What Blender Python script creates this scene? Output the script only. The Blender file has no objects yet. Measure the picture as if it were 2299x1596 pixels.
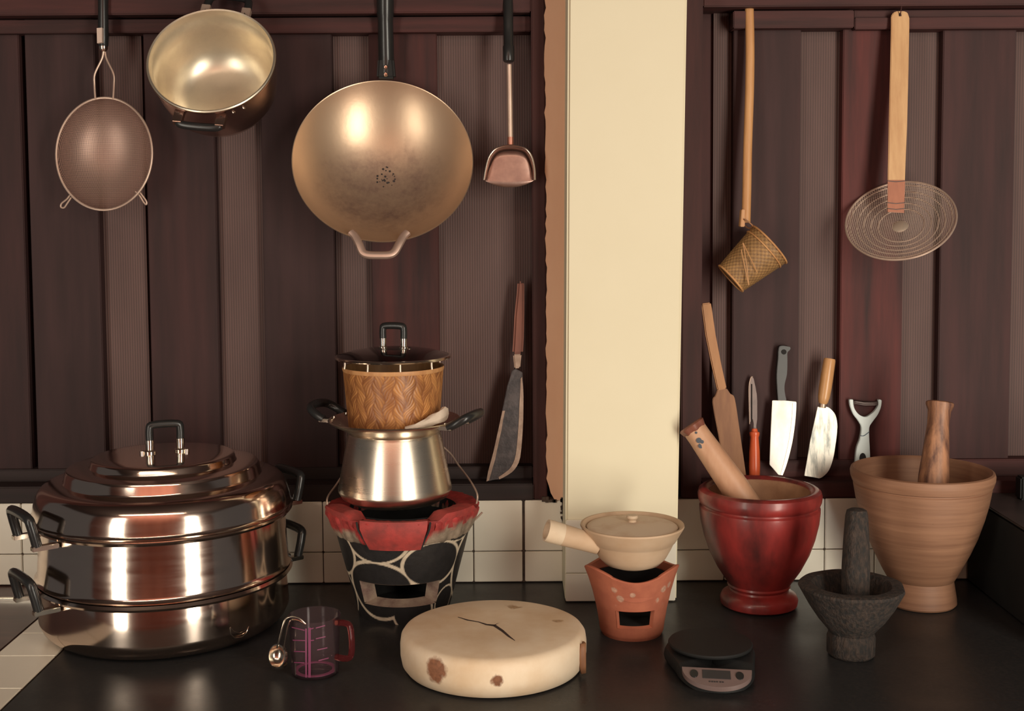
import bpy, bmesh, math, random
from math import sin, cos, pi, radians, atan2, sqrt, floor
from mathutils import Vector, Matrix
random.seed(7)
SC = bpy.context.scene
COL = SC.collection

# ------------------------------------------------------------------ camera
F = 2700.0; CX = 1149.5; CY = 650.0
PITCH = radians(3.6); ROLL = radians(0.36)
CAM = Vector((0, -2.1, 0.652))
_f = Vector((0, cos(PITCH), -sin(PITCH))); _u = Vector((0, sin(PITCH), cos(PITCH))); _r = Vector((1, 0, 0))
RGT = _r*cos(ROLL) - _u*sin(ROLL); UPV = _u*cos(ROLL) + _r*sin(ROLL)
cd = bpy.data.cameras.new('camera'); cam = bpy.data.objects.new('camera', cd); COL.objects.link(cam)
m = Matrix((RGT, UPV, -_f)).transposed().to_4x4(); m.translation = CAM; cam.matrix_world = m
cd.sensor_fit = 'HORIZONTAL'; cd.sensor_width = 36.0; cd.lens = F/2299*36.0
cd.shift_x = 0.0; cd.shift_y = -(798.0-CY)/2299.0
cd.clip_start = 0.01
SC.camera = cam

def ray(u, v): return _f + RGT*((u-CX)/F) + UPV*(-(v-CY)/F)
def pt(u, v, Y):
    d = ray(u, v); return CAM + d*((Y-CAM.y)/d.y)
def gp(u, v, z=0.0):
    d = ray(u, v); return CAM + d*((z-CAM.z)/d.z)
def cyl(u, v, cx, cy, R):
    d = ray(u, v); ox = CAM.x-cx; oy = CAM.y-cy
    a = d.x*d.x+d.y*d.y; b = 2*(ox*d.x+oy*d.y); c = ox*ox+oy*oy-R*R
    t = (-b-sqrt(max(0, b*b-4*a*c)))/(2*a); return CAM + d*t

# ------------------------------------------------------------------ materials
def s2l(c):
    return tuple((x/255/12.92 if x/255 <= .04045 else ((x/255+.055)/1.055)**2.4) for x in c)
def newmat(name):
    mt = bpy.data.materials.new(name); mt.use_nodes = True
    nt = mt.node_tree; return mt, nt, nt.nodes['Principled BSDF']
def N(nt, t, **k):
    n = nt.nodes.new(t)
    for a, b in k.items(): setattr(n, a, b)
    return n
def mixcol(nt, fac, a, b):
    n = N(nt, 'ShaderNodeMix', data_type='RGBA')
    for sock, val in ((n.inputs[0], fac), (n.inputs[6], a), (n.inputs[7], b)):
        if hasattr(val, 'is_linked') or hasattr(val, 'links'): nt.links.new(val, sock)
        else: sock.default_value = (val if not isinstance(val, tuple) else (*val[:3], 1)) if not isinstance(val, float) else val
    return n.outputs[2]
def math_(nt, op, a, b=None):
    n = N(nt, 'ShaderNodeMath', operation=op)
    for i, val in enumerate((a, b)):
        if val is None: continue
        if hasattr(val, 'links'): nt.links.new(val, n.inputs[i])
        else: n.inputs[i].default_value = val
    return n.outputs[0]
def noise(nt, scale=(10, 10, 10), detail=5, rough=.6, dist=0.0, lo=.35, hi=.65, coord='Object'):
    tc = N(nt, 'ShaderNodeTexCoord'); mp = N(nt, 'ShaderNodeMapping')
    mp.inputs['Scale'].default_value = scale; nt.links.new(tc.outputs[coord], mp.inputs[0])
    nz = N(nt, 'ShaderNodeTexNoise'); nz.inputs['Scale'].default_value = 1; nz.inputs['Detail'].default_value = detail
    nz.inputs['Roughness'].default_value = rough; nz.inputs['Distortion'].default_value = dist
    nt.links.new(mp.outputs[0], nz.inputs['Vector'])
    mr = N(nt, 'ShaderNodeMapRange'); mr.inputs[1].default_value = lo; mr.inputs[2].default_value = hi
    nt.links.new(nz.outputs['Fac'], mr.inputs[0]); return mr.outputs[0]
def bump(nt, bs, h, strength=.2, dist=.002):
    b = N(nt, 'ShaderNodeBump'); b.inputs['Strength'].default_value = strength; b.inputs['Distance'].default_value = dist
    nt.links.new(h, b.inputs['Height']); nt.links.new(b.outputs[0], bs.inputs['Normal'])
def mat(name, c1, c2=None, scale=(20, 20, 20), rough=.5, metal=0., lo=.35, hi=.65, bmp=0., bd=.001, coat=0., rough2=None, dist=0., detail=5, spots=None, spec=None):
    mt, nt, bs = newmat(name)
    bs.inputs['Roughness'].default_value = rough; bs.inputs['Metallic'].default_value = metal
    if coat: bs.inputs['Coat Weight'].default_value = coat; bs.inputs['Coat Roughness'].default_value = .12
    if spec is not None: bs.inputs['Specular IOR Level'].default_value = spec
    if c2 is None:
        c2 = tuple(x*.8 for x in c1)
    fac = noise(nt, scale, lo=lo, hi=hi, dist=dist, detail=detail)
    colr = mixcol(nt, fac, c2, c1)
    if spots:
        tc = N(nt, 'ShaderNodeTexCoord')
        for (p, r, sc, n0) in spots:
            ad = N(nt, 'ShaderNodeVectorMath', operation='DISTANCE')
            nt.links.new(tc.outputs['Object'], ad.inputs[0]); ad.inputs[1].default_value = p
            nz = noise(nt, (60, 60, 60), lo=.2, hi=.8)
            d2 = math_(nt, 'ADD', ad.outputs['Value'], math_(nt, 'MULTIPLY', nz, r*n0))
            mr = N(nt, 'ShaderNodeMapRange'); mr.inputs[1].default_value = r*1.25; mr.inputs[2].default_value = r*.95
            nt.links.new(d2, mr.inputs[0])
            nz2 = noise(nt, (160, 160, 160), lo=.3, hi=.7)
            scol = mixcol(nt, nz2, tuple(x*.55 for x in sc), sc)
            colr = mixcol(nt, mr.outputs[0], colr, scol)
    nt.links.new(colr, bs.inputs['Base Color'])
    if rough2 is not None:
        mr = N(nt, 'ShaderNodeMapRange'); mr.inputs[3].default_value = rough2; mr.inputs[4].default_value = rough
        nt.links.new(fac, mr.inputs[0]); nt.links.new(mr.outputs[0], bs.inputs['Roughness'])
    if bmp: bump(nt, bs, fac, bmp, bd)
    return mt
def paintmat(name, c0, c1, rough=.5, nscale=(60, 60, 60), bmp=.2, metal=0., coat=0., wear=.25):
    """two-colour surface: point attribute 'paint' picks between the colours"""
    mt, nt, bs = newmat(name); bs.inputs['Roughness'].default_value = rough; bs.inputs['Metallic'].default_value = metal
    if coat: bs.inputs['Coat Weight'].default_value = coat
    at = N(nt, 'ShaderNodeAttribute', attribute_name='paint')
    nz = noise(nt, nscale)
    a = mixcol(nt, nz, tuple(x*(1-wear) for x in c0), c0); b = mixcol(nt, nz, tuple(x*(1-wear) for x in c1), c1)
    nt.links.new(mixcol(nt, at.outputs['Fac'], a, b), bs.inputs['Base Color'])
    if bmp: bump(nt, bs, nz, bmp, .001)
    return mt
def wiremesh(name, color, pitch, wire, rough=.35, metal=.9):
    """woven wire gauze: see-through between wires, from point attributes mu, mv (metres)"""
    mt, nt, bs = newmat(name); bs.inputs['Roughness'].default_value = rough; bs.inputs['Metallic'].default_value = metal
    bs.inputs['Base Color'].default_value = (*color, 1)
    outs = []
    for a in ('mu', 'mv'):
        at = N(nt, 'ShaderNodeAttribute', attribute_name=a)
        s = math_(nt, 'ABSOLUTE', math_(nt, 'SINE', math_(nt, 'MULTIPLY', at.outputs['Fac'], pi/pitch)))
        outs.append(math_(nt, 'LESS_THAN', s, sin(pi*wire/2)))
    nt.links.new(math_(nt, 'MAXIMUM', outs[0], outs[1]), bs.inputs['Alpha'])
    return mt
def clearmat(name, tint, gloss=.12, rough=.05, milk=(.7, .6, .6), haze=.03):
    mt, nt, bs = newmat(name); nt.nodes.remove(bs)
    out = nt.nodes['Material Output']
    tr = N(nt, 'ShaderNodeBsdfTransparent'); tr.inputs[0].default_value = (*tint, 1)
    gl = N(nt, 'ShaderNodeBsdfGlossy'); gl.inputs['Roughness'].default_value = rough
    lw = N(nt, 'ShaderNodeLayerWeight'); lw.inputs[0].default_value = gloss
    mx = N(nt, 'ShaderNodeMixShader'); nt.links.new(lw.outputs['Fresnel'], mx.inputs[0])
    nt.links.new(tr.outputs[0], mx.inputs[1]); nt.links.new(gl.outputs[0], mx.inputs[2])
    df = N(nt, 'ShaderNodeBsdfDiffuse'); df.inputs[0].default_value = (*milk, 1); m2 = N(nt, 'ShaderNodeMixShader'); m2.inputs[0].default_value = haze
    nt.links.new(mx.outputs[0], m2.inputs[1]); nt.links.new(df.outputs[0], m2.inputs[2]); nt.links.new(m2.outputs[0], out.inputs[0])
    return mt

# ------------------------------------------------------------------ mesh builder
ZSC = {}   # upright things measured in a slightly lower frame: height factor per thing
def drop(mb, cx, cy, t0, t1, z0, z1):
    """cut an opening into a surface of revolution"""
    def inside(f):
        c = sum((mb.v[i] for i in f), Vector())/len(f); t = atan2(c.y-cy, c.x-cx); return t0 < t < t1 and z0 < c.z < z1
    mb.f = [f for f in mb.f if not inside(f)]; return mb
class MB:
    def __init__(s): s.v = []; s.f = []; s.at = {}
    def add(s, vs, fs, attrs=None):
        o = len(s.v); s.v += [Vector(p) for p in vs]; s.f += [tuple(i+o for i in f) for f in fs]
        if attrs:
            for k, vals in attrs.items():
                s.at.setdefault(k, {}).update({o+i: x for i, x in enumerate(vals)})
        return s
    def box(s, x0, x1, y0, y1, z0, z1):
        vs = [(x, y, z) for z in (z0, z1) for y in (y0, y1) for x in (x0, x1)]
        return s.add(vs, [(0, 2, 3, 1), (4, 5, 7, 6), (0, 1, 5, 4), (2, 6, 7, 3), (0, 4, 6, 2), (1, 3, 7, 5)])
    def hexa(s, a, b):
        """solid between two quads (matching order)"""
        return s.add(list(a)+list(b), [(3, 2, 1, 0), (4, 5, 6, 7), (0, 1, 5, 4), (1, 2, 6, 5), (2, 3, 7, 6), (3, 0, 4, 7)])
    def obox(s, c, ax, ay, az, hx, hy, hz):
        c = Vector(c); q = lambda sx, sy, sz: c+ax*(hx*sx)+ay*(hy*sy)+az*(hz*sz)
        return s.hexa([q(-1, -1, -1), q(1, -1, -1), q(1, 1, -1), q(-1, 1, -1)], [q(-1, -1, 1), q(1, -1, 1), q(1, 1, 1), q(-1, 1, 1)])
    def lathe(s, prof, c=(0, 0, 0), segs=64, M=None, close=False, attrs=None, rfun=None, th0=0.0):
        """prof = [(r, z)]; M: 3x3 matrix with columns x,y,axis ; attrs={name: fn(theta,r,z)}"""
        c = Vector(c); vs = []; fs = []; av = {k: [] for k in (attrs or {})}; rows = []
        for (r, z) in prof:
            row = []
            if r < 1e-6:
                row = [len(vs)]*segs; p = Vector((0, 0, z)); vs.append(c+(M@p if M else p))
                for k in av: av[k].append(attrs[k](0, 0, z))
            else:
                for i in range(segs):
                    th = th0+2*pi*i/segs; rr = r+(rfun(th, r, z) if rfun else 0)
                    p = Vector((rr*cos(th), rr*sin(th), z)); row.append(len(vs)); vs.append(c+(M@p if M else p))
                    for k in av: av[k].append(attrs[k](th, r, z))
            rows.append(row)
        nr = len(rows)
        for j in range(nr if close else nr-1):
            a = rows[j]; b = rows[(j+1) % nr]
            for i in range(segs):
                k = (i+1) % segs; q = [a[i], a[k], b[k], b[i]]; u = []
                for x in q:
                    if x not in u: u.append(x)
                if len(u) > 2: fs.append(tuple(u))
        return s.add(vs, fs, av)
    def tube(s, pts, r, segs=10, closed=False, flat=1.0, up=None):
        pts = [Vector(p) for p in pts]; n = len(pts); rs = r if isinstance(r, (list, tuple)) else [r]*n
        vs = []; fs = []; nrm = None
        for i, p in enumerate(pts):
            if closed: t = pts[(i+1) % n]-pts[i-1]
            else: t = pts[min(i+1, n-1)]-pts[max(i-1, 0)]
            t = t.normalized() if t.length > 1e-9 else Vector((0, 0, 1))
            if nrm is None:
                a = up if up is not None else (Vector((0, 0, 1)) if abs(t.z) < .9 else Vector((1, 0, 0)))
                nrm = (a-t*a.dot(t)).normalized()
            else:
                nrm = (nrm-t*nrm.dot(t)).normalized()
            bn = t.cross(nrm)
            for k in range(segs):
                a = 2*pi*k/segs; vs.append(p+nrm*(cos(a)*rs[i])+bn*(sin(a)*rs[i]*flat))
        for i in range(n if closed else n-1):
            j = (i+1) % n
            for k in range(segs):
                l = (k+1) % segs; fs.append((i*segs+k, i*segs+l, j*segs+l, j*segs+k))
        if not closed:
            fs.append(tuple(reversed(range(segs)))); fs.append(tuple((n-1)*segs+k for k in range(segs)))
        return s.add(vs, fs)
    def sheet(s, front, back):
        """closed solid from two matching outlines"""
        n = len(front)
        fs = [tuple(range(n)), tuple(reversed(range(n, 2*n)))]
        fs += [(i, n+i, n+(i+1) % n, (i+1) % n) for i in range(n)]
        return s.add(list(front)+list(back), fs)
    def grid(s, rows, attrs=None):
        nr = len(rows); nc = len(rows[0]); fs = []
        for j in range(nr-1):
            for i in range(nc-1): fs.append((j*nc+i, j*nc+i+1, (j+1)*nc+i+1, (j+1)*nc+i))
        return s.add([p for r in rows for p in r], fs, attrs)
    def build(s, name, material, parent=None, smooth=38, bevel=0., bsegs=2, recalc=True, raw=False):
        off = Vector((0, 0, 0)); q = parent; zf = 1.0
        while q is not None: off += q.location; zf = ZSC.get(q.name, zf); q = q.parent
        if zf != 1.0 and not raw:
            for v_ in s.v: v_.z *= zf
        me = bpy.data.meshes.new(name)
        me.from_pydata([v-off for v in s.v], [], s.f)
        for k, d in s.at.items():
            a = me.attributes.new(k, 'FLOAT', 'POINT')
            for i, x in d.items(): a.data[i].value = x
        bm = bmesh.new(); bm.from_mesh(me)
        if recalc: bmesh.ops.recalc_face_normals(bm, faces=bm.faces)
        if bevel:
            es = [e for e in bm.edges if e.is_manifold and e.calc_face_angle(0) > radians(30)]
            bmesh.ops.bevel(bm, geom=es, offset=bevel, segments=bsegs, affect='EDGES', clamp_overlap=True)
        for f in bm.faces: f.smooth = True
        for e in bm.edges:
            if len(e.link_faces) == 2 and e.calc_face_angle(0) > radians(smooth): e.smooth = False
        bm.to_mesh(me); bm.free()
        o = bpy.data.objects.new(name, me); COL.objects.link(o)
        if material: me.materials.append(material)
        if parent is not None: o.parent = parent
        return o
def pieces(mb, name, material, parent, label=None, **kw):
    """link every separate piece of a builder as an object of its own"""
    par = list(range(len(mb.v)))
    def find(x):
        while par[x] != x: par[x] = par[par[x]]; x = par[x]
        return x
    for f in mb.f:
        for i in f[1:]: par[find(i)] = find(f[0])
    grp = {}
    for i in range(len(mb.v)): grp.setdefault(find(i), []).append(i)
    for r_, ids in grp.items():
        ix = {i: n for n, i in enumerate(ids)}; q = MB()
        q.add([mb.v[i] for i in ids], [tuple(ix[i] for i in f) for f in mb.f if f[0] in ix])
        if not q.f: continue
        o = q.build(name, material, parent, **kw)
        if label: o['label'] = label
def solidify(o, t, off=-1):
    md = o.modifiers.new('thickness', 'SOLIDIFY'); md.thickness = t; md.offset = off; return o
def spline(pts, n=8, closed=False):
    pts = [Vector(p) for p in pts]; L = len(pts); out = []
    rng = range(L) if closed else range(L-1)
    for i in rng:
        g = (lambda k: pts[k % L]) if closed else (lambda k: pts[max(0, min(L-1, k))])
        a, b, c, d = g(i-1), g(i), g(i+1), g(i+2)
        for k in range(n):
            t = k/n
            out.append(.5*((2*b)+(c-a)*t+(2*a-5*b+4*c-d)*t*t+(3*b-a-3*c+d)*t**3))
    if not closed: out.append(pts[-1])
    return out
def thing(name, label, cat, loc=(0, 0, 0), group=None, zf=None):
    o = bpy.data.objects.new(name, None); COL.objects.link(o); o.location = loc
    if zf: ZSC[o.name] = zf; o.location.z *= zf
    o.empty_display_size = .05; o['label'] = label; o['category'] = cat
    if group: o['group'] = group
    return o
def struct(o): o['kind'] = 'structure'; return o
def lab(o, text): o['label'] = text; return o
def frame_from(axis, xhint):
    z = Vector(axis).normalized(); x = Vector(xhint); x = (x-z*x.dot(z)).normalized(); y = z.cross(x)
    return Matrix((x, y, z)).transposed()

# palette -------------------------------------------------------------------
M = {}
M['plaster'] = mat('cream_plaster', (.80, .73, .54), (.77, .70, .51), (3, 3, 3), .85, bmp=.05)
M['strip'] = mat('tan_orange_plaster', (.80, .51, .34), (.72, .42, .27), (9, 9, 2.5), .85, bmp=.15)  # tan-orange base colour, redder than the pillar plaster
M['tile'] = mat('glazed_cream_tile', (.86, .81, .69), (.82, .76, .64), (6, 6, 6), .22, lo=.3, hi=.7)
M['grout'] = mat('dirty_grout', (.12, .08, .06), (.03, .024, .022), (40, 40, 25), .9)
M['frame'] = mat('dark_red_brown_frame_wood', (.072, .026, .024), (.042, .018, .017), (30, 30, 3), .65, bmp=.1, spec=.25)
M['railwood'] = mat('dark_rail_wood', (.080, .027, .025), (.040, .018, .017), (3, 30, 40), .65, bmp=.1, spec=.25)
M['black'] = mat('black_bakelite', (.022, .022, .022), (.018, .018, .018), rough=.28)
M['blackmatte'] = mat('matt_black_plastic', (.019, .019, .019), (.016, .016, .016), rough=.6, spec=.25)
M['sillwood'] = mat('black_brown_sill_wood', (.040, .024, .023), (.026, .019, .018), (3, 30, 40), .65, bmp=.1, spec=.3)  # black-brown, darker than the rail wood of the right sill
M['chrome'] = mat('bright_steel', (.78, .70, .60), (.70, .63, .53), rough=.18, metal=1.)
M['steel'] = mat('polished_stainless_steel', (.80, .66, .56), (.77, .63, .54), (8, 8, 90), .11, metal=1., rough2=.15)
M['alu'] = mat('brushed_aluminium', (.84, .74, .61), (.81, .71, .585), (6, 6, 160), .27, metal=1., rough2=.285)
M['pan'] = mat('golden_toned_aluminium', (.86, .77, .61), (.76, .67, .53), (25, 25, 25), .33, metal=.85, rough2=.42)
M['panout'] = mat('dull_dark_steel', (.56, .42, .36), (.46, .34, .29), (25, 25, 25), .27, metal=1.)
M['wire'] = mat('steel_wire', (.66, .50, .40), (.56, .41, .33), rough=.38, metal=.55)
M['bladedark'] = mat('blackened_forged_iron', (.10, .085, .085), (.055, .05, .052), (60, 60, 60), .5, metal=.6, bmp=.3)
M['bladeedge'] = mat('ground_steel_edge', (.50, .37, .29), (.36, .26, .2), (70, 70, 70), .4, metal=.75)
M['blade'] = mat('knife_steel', (.62, .58, .51), (.42, .38, .35), (30, 30, 14), .42, metal=.7)
M['bladeworn'] = mat('worn_knife_steel', (.68, .64, .56), (.26, .27, .25), (75, 75, 14), .45, metal=.65, lo=.32, hi=.5)
M['redwood'] = mat('reddish_handle_wood', (.26, .085, .05), (.17, .055, .035), (50, 50, 8), .5)
M['paddlewood'] = mat('brown_paddle_wood', (.36, .17, .075), (.24, .105, .05), (50, 50, 7), .6, bmp=.1)
M['knifewood'] = mat('varnished_light_wood', (.66, .36, .16), (.5, .25, .1), (40, 40, 8), .3)
M['bamboo'] = mat('aged_bamboo', (.62, .33, .135), (.47, .22, .085), (60, 60, 6), .5, bmp=.1)
M['skimwood'] = mat('pale_bamboo_slat', (.66, .40, .19), (.52, .28, .12), (50, 50, 5), .55, bmp=.1)
M['pestlewood'] = mat('pale_pestle_wood', (.62, .36, .22), (.50, .26, .15), (30, 30, 9), .5, bmp=.05)
M['mortarwood'] = mat('turned_brown_wood', (.45, .235, .125), (.36, .17, .09), (6, 6, 90), .6, bmp=.15, lo=.3, hi=.7)
M['redlac'] = mat('dark_red_varnished_wood', (.34, .034, .030), (.075, .017, .016), (11, 11, 5), .36, lo=.38, hi=.62, coat=.2)  # near-black noise patches paint in the shadow seen across the mortar
M['inwood'] = mat('pounded_bare_wood', (.44, .24, .13), (.33, .17, .09), (30, 30, 30), .7, bmp=.15)
M['stripedwood'] = mat('streaked_brown_wood', (.46, .22, .115), (.10, .042, .03), (75, 75, 2), .5, bmp=.1)
M['granite'] = mat('rough_dark_granite', (.058, .038, .029), (.017, .015, .014), (190, 190, 90), .85, lo=.38, hi=.66, bmp=.7, bd=.002)
M['terracotta'] = mat('terracotta', (.50, .155, .085), (.40, .115, .065), (30, 30, 30), .8, bmp=.15)
M['clay'] = mat('pale_clay', (.60, .44, .30), (.52, .345, .215), (14, 14, 20), .7, lo=.3, hi=.7, bmp=.1)
M['clayend'] = mat('white_slip', (.72, .58, .42), (.64, .48, .33), (20, 20, 20), .7)
M['redclay'] = mat('red_painted_clay', (.40, .045, .038), (.23, .035, .03), (45, 45, 45), .65, bmp=.4)
M['greyclay'] = mat('worn_grey_clay', (.34, .26, .19), (.16, .09, .075), (35, 35, 45), .8, bmp=.4)
M['soot'] = mat('sooty_clay', (.02, .018, .017), (.013, .012, .012), rough=.9)
M['cloth'] = mat('white_cotton_cloth', (.74, .62, .5), (.66, .54, .43), (50, 50, 50), .9, bmp=.2)
M['orange'] = mat('orange_plastic', (.74, .14, .05), (.66, .11, .04), rough=.3)
M['peelblue'] = mat('pale_blue_plastic', (.56, .62, .60), (.50, .57, .56), rough=.32)
M['darkblade'] = mat('dark_tool_steel', (.16, .115, .105), (.11, .085, .08), rough=.45, metal=.6)
M['ink'] = mat('faded_stamp_ink', (.09, .10, .12), (.06, .07, .09), rough=.7)
M['label'] = mat('cream_paper_label', (.62, .48, .40), (.55, .42, .35), rough=.7)
M['greypanel'] = mat('silver_grey_plastic', (.19, .13, .12), (.17, .118, .11), rough=.4)
M['lcd'] = mat('dark_lcd', (.05, .045, .045), (.042, .04, .04), rough=.2)
M['brownboard'] = mat('brown_worktop_wood', (.115, .055, .045), (.08, .04, .034), (5, 40, 40), .35)
M['lens'] = mat('dark_lid_enamel', (.16, .12, .11), (.13, .10, .09), rough=.10, metal=1.)

# ------------------------------------------------------------------ setting
def board_mat(name, ca, cb):
    mt, nt, bs = newmat(name); bs.inputs['Roughness'].default_value = .65; bs.inputs['Specular IOR Level'].default_value = .25
    geo = N(nt, 'ShaderNodeAttribute', attribute_name='paint')
    base = mixcol(nt, geo.outputs['Fac'], ca, cb)
    nz = noise(nt, (26, 26, 2.2), lo=.3, hi=.7)
    nt.links.new(mixcol(nt, nz, tuple(x*.62 for x in ca), base), bs.inputs['Base Color']); bump(nt, bs, nz, .12, .001)
    return mt
M['boardL'] = board_mat('dark_plank_wood', (.048, .025, .025), (.090, .027, .024))
M['boardR'] = board_mat('dark_red_plank_wood', (.050, .025, .025), (.125, .030, .027))
def rib_mat():
    mt, nt, bs = newmat('ribbed_dull_strip'); bs.inputs['Roughness'].default_value = .7
    tc = N(nt, 'ShaderNodeTexCoord'); sx = N(nt, 'ShaderNodeSeparateXYZ'); nt.links.new(tc.outputs['Object'], sx.inputs[0])
    s = math_(nt, 'ADD', math_(nt, 'MULTIPLY', math_(nt, 'SINE', math_(nt, 'MULTIPLY', sx.outputs[0], 2*pi/.0044)), .5), .5)
    nz = noise(nt, (14, 14, 3), lo=.3, hi=.7)
    a = mixcol(nt, nz, (.100, .053, .047), (.142, .078, .068))
    b = mixcol(nt, nz, (.066, .037, .034), (.086, .050, .045))
    nt.links.new(mixcol(nt, s, b, a), bs.inputs['Base Color']); bump(nt, bs, s, .35, .001); return mt
M['rib'] = rib_mat()

SILL = .177; TT = .148
YB = .045; YR = .066
Xw = lambda u, Y=0., v=600: pt(u, v, Y).x
ZT = 1.20
mb = MB(); mb.box(-1.6, 1.6, .075, .16, -.9, 2.0); struct(mb.build('wall_back', M['frame']))
# ribbed strips (behind)
mb = MB()
for u0, u1 in ((-150, -60), (222, 330), (482, 596), (748, 836), (980, 1210)):
    mb.box(Xw(u0, YR), Xw(u1, YR), YR, .076, SILL, ZT)
for u0, u1 in ((1600, 1645), (1788, 1888), (2020, 2114), (2262, 2380)):
    mb.box(Xw(u0, YR), Xw(u1, YR), YR, .076, SILL, ZT)
struct(mb.build('wall_ribbed', M['rib']))
# front boards
mb = MB()
for u0, u1, tn in ((-60, 58, .3), (72, 226, .1), (334, 488, .3), (592, 752, .1), (834, 985, 1.)):
    k0 = len(mb.v); dz = random.uniform(-.003, .003); mb.box(Xw(u0, YB), Xw(u1, YB), YB+dz, YR+.004, SILL-.02, ZT); mb.at.setdefault('paint', {}).update({q_: tn for q_ in range(k0, len(mb.v))})
struct(mb.build('wall_left', M['boardL'], bevel=.0015))
mb = MB()
for u0, u1, tn in ((1645, 1794, .1), (1887, 2026, 1.), (2110, 2272, .25), (2380, 2500, .3)):
    k0 = len(mb.v); dz = random.uniform(-.003, .003); mb.box(Xw(u0, YB), Xw(u1, YB), YB+dz, YR+.004, SILL-.02, ZT); mb.at.setdefault('paint', {}).update({q_: tn for q_ in range(k0, len(mb.v))})
struct(mb.build('wall_right', M['boardR'], bevel=.0015))
# frame posts, rails, sills
xl0, xl1 = Xw(1195), Xw(1226); xr0, xr1 = Xw(1530), Xw(1576)
mb = MB(); mb.box(xl0, xl1, -.003, .075, TT, ZT+.1); struct(mb.build('trim_1', M['frame'], bevel=.002))
mb = MB(); mb.box(xr0, xr1, -.003, .075, TT, ZT+.1); struct(mb.build('trim_2', M['frame'], bevel=.002))
def zt(v, Y, u=1150): return pt(u, v, Y).z
mb = MB(); mb.box(-1.5, xl0, -.002, .075, zt(32, 0, 500), ZT+.1); struct(mb.build('trim_3', M['railwood'], bevel=.002))
mb = MB(); mb.box(-1.5, Xw(560), .026, .075, zt(74, .03, 300), zt(44, .03, 300)); mb.box(Xw(566), xl0, .020, .075, zt(72, .02, 900), zt(38, .02, 900)); struct(mb.build('trim_4', M['railwood'], bevel=.0015))
mb = MB(); mb.box(xr1, 1.6, -.002, .075, zt(14, 0, 1900), ZT+.1); struct(mb.build('trim_5', M['railwood'], bevel=.002))
mb = MB(); mb.box(Xw(1648), Xw(1918), .018, .075, zt(63, .02, 1780), zt(24, .02, 1780)); mb.box(Xw(1921), 1.6, .022, .075, zt(64, .02, 2100), zt(38, .02, 2100)); mb.box(Xw(1921), 1.6, .030, .075, zt(38, .02, 2100), zt(20, .02, 2100)); struct(mb.build('trim_6', M['railwood'], bevel=.0015))
mb = MB(); mb.box(-1.5, xl0, -.006, .075, TT, SILL); mb.box(-1.5, xl0, .036, .075, SILL, SILL+.022); struct(mb.build('trim_7', M['sillwood'], bevel=.002))
mb = MB(); mb.box(xr1, 1.6, -.006, .075, TT, SILL); mb.box(xr1, 1.6, .034, .075, SILL, SILL+.030); struct(mb.build('trim_8', M['railwood'], bevel=.002))
# plaster strip between frame and pillar, ragged left edge
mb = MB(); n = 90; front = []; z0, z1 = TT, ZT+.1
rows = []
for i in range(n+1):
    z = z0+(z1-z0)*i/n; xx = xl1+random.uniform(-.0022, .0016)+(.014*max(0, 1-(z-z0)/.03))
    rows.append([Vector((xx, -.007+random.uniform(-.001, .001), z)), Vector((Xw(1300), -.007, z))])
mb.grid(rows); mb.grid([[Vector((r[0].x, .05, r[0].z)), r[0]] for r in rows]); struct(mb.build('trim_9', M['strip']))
# pillar
PY = -.112
a = [pt(1275.5, 0, PY), pt(1543, 0, PY), pt(1519, 1345, PY), pt(1268.5, 1349, PY)]
ext = lambda p, q, z: p+(q-p)*((z-p.z)/(q.z-p.z))
tl = ext(a[3], a[0], ZT+.1); tr = ext(a[2], a[1], ZT+.1); bl = ext(a[0], a[3], 0); br = ext(a[1], a[2], 0)
mb = MB(); mb.hexa([bl, br, tr, tl], [p+Vector((0, .2, 0)) for p in (bl, br, tr, tl)])
struct(mb.build('wall_pillar', M['plaster'], bevel=.004))
# tiles
TS = .0887; gx0 = Xw(1172)
mb = MB(); gm = MB()
def tiles(x0, x1):
    gm.box(x0, x1, -.0012, .02, 0, TT)
    k0 = int(floor((x0-gx0)/TS)); k1 = int(math.ceil((x1-gx0)/TS))
    for k in range(k0, k1):
        a0 = max(x0, gx0+k*TS)+(.0024 if k == 0 else .0009); a1 = min(x1, gx0+(k+1)*TS)-(.0024 if k == -1 else .0009)
        if a1-a0 < .004: continue
        for (z0, z1) in ((.0565+.0009, TT-.001), (.002, .0565-.0009)):
            mb.box(a0, a1, -.006, 0, z0, z1)
tiles(-1.5, Xw(1262)); tiles(Xw(1500), 1.6)
rg = random.Random(5)
for i in range(26):   # crumbling dark joint where the tiles meet the pillar, and flecks along the top edge
    z = .098+.052*i/25; x = Xw(1263)+rg.uniform(-.002, .002); w_ = rg.uniform(.0015, .0045); gm.box(x-w_, x+w_, -.0085, 0, z-.0016, z+.0022)
for i in range(9):
    x = Xw(1215)+rg.uniform(0, .042); gm.box(x-.003, x+.003, -.0085, 0, TT-.002-rg.uniform(0, .003), TT+rg.uniform(.001, .006))
struct(mb.build('wall_backsplash', M['tile'], bevel=.0012)); struct(gm.build('wall_grout', M['grout']))
# tiles on the foot of the pillar
mb = MB(); py = PY-.005
zs = [(.002, zt(1285, PY, 1300)-.0008), (zt(1285, PY, 1300)+.0008, zt(1166, PY, 1300))]
for z0, z1 in zs:
    for f0, f1 in ((.004, .33), (.337, .668), (.675, .985)):
        q = [bl.lerp(tl, z/(ZT+.1)).lerp(br.lerp(tr, z/(ZT+.1)), f) for z, f in ((z0, f0), (z0, f1), (z1, f1), (z1, f0))]
        mb.hexa([p+Vector((0, -.005, 0)) for p in q], [p+Vector((0, .002, 0)) for p in q])
struct(mb.build('baseboard_pillar', M['tile'], bevel=.001))
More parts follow.
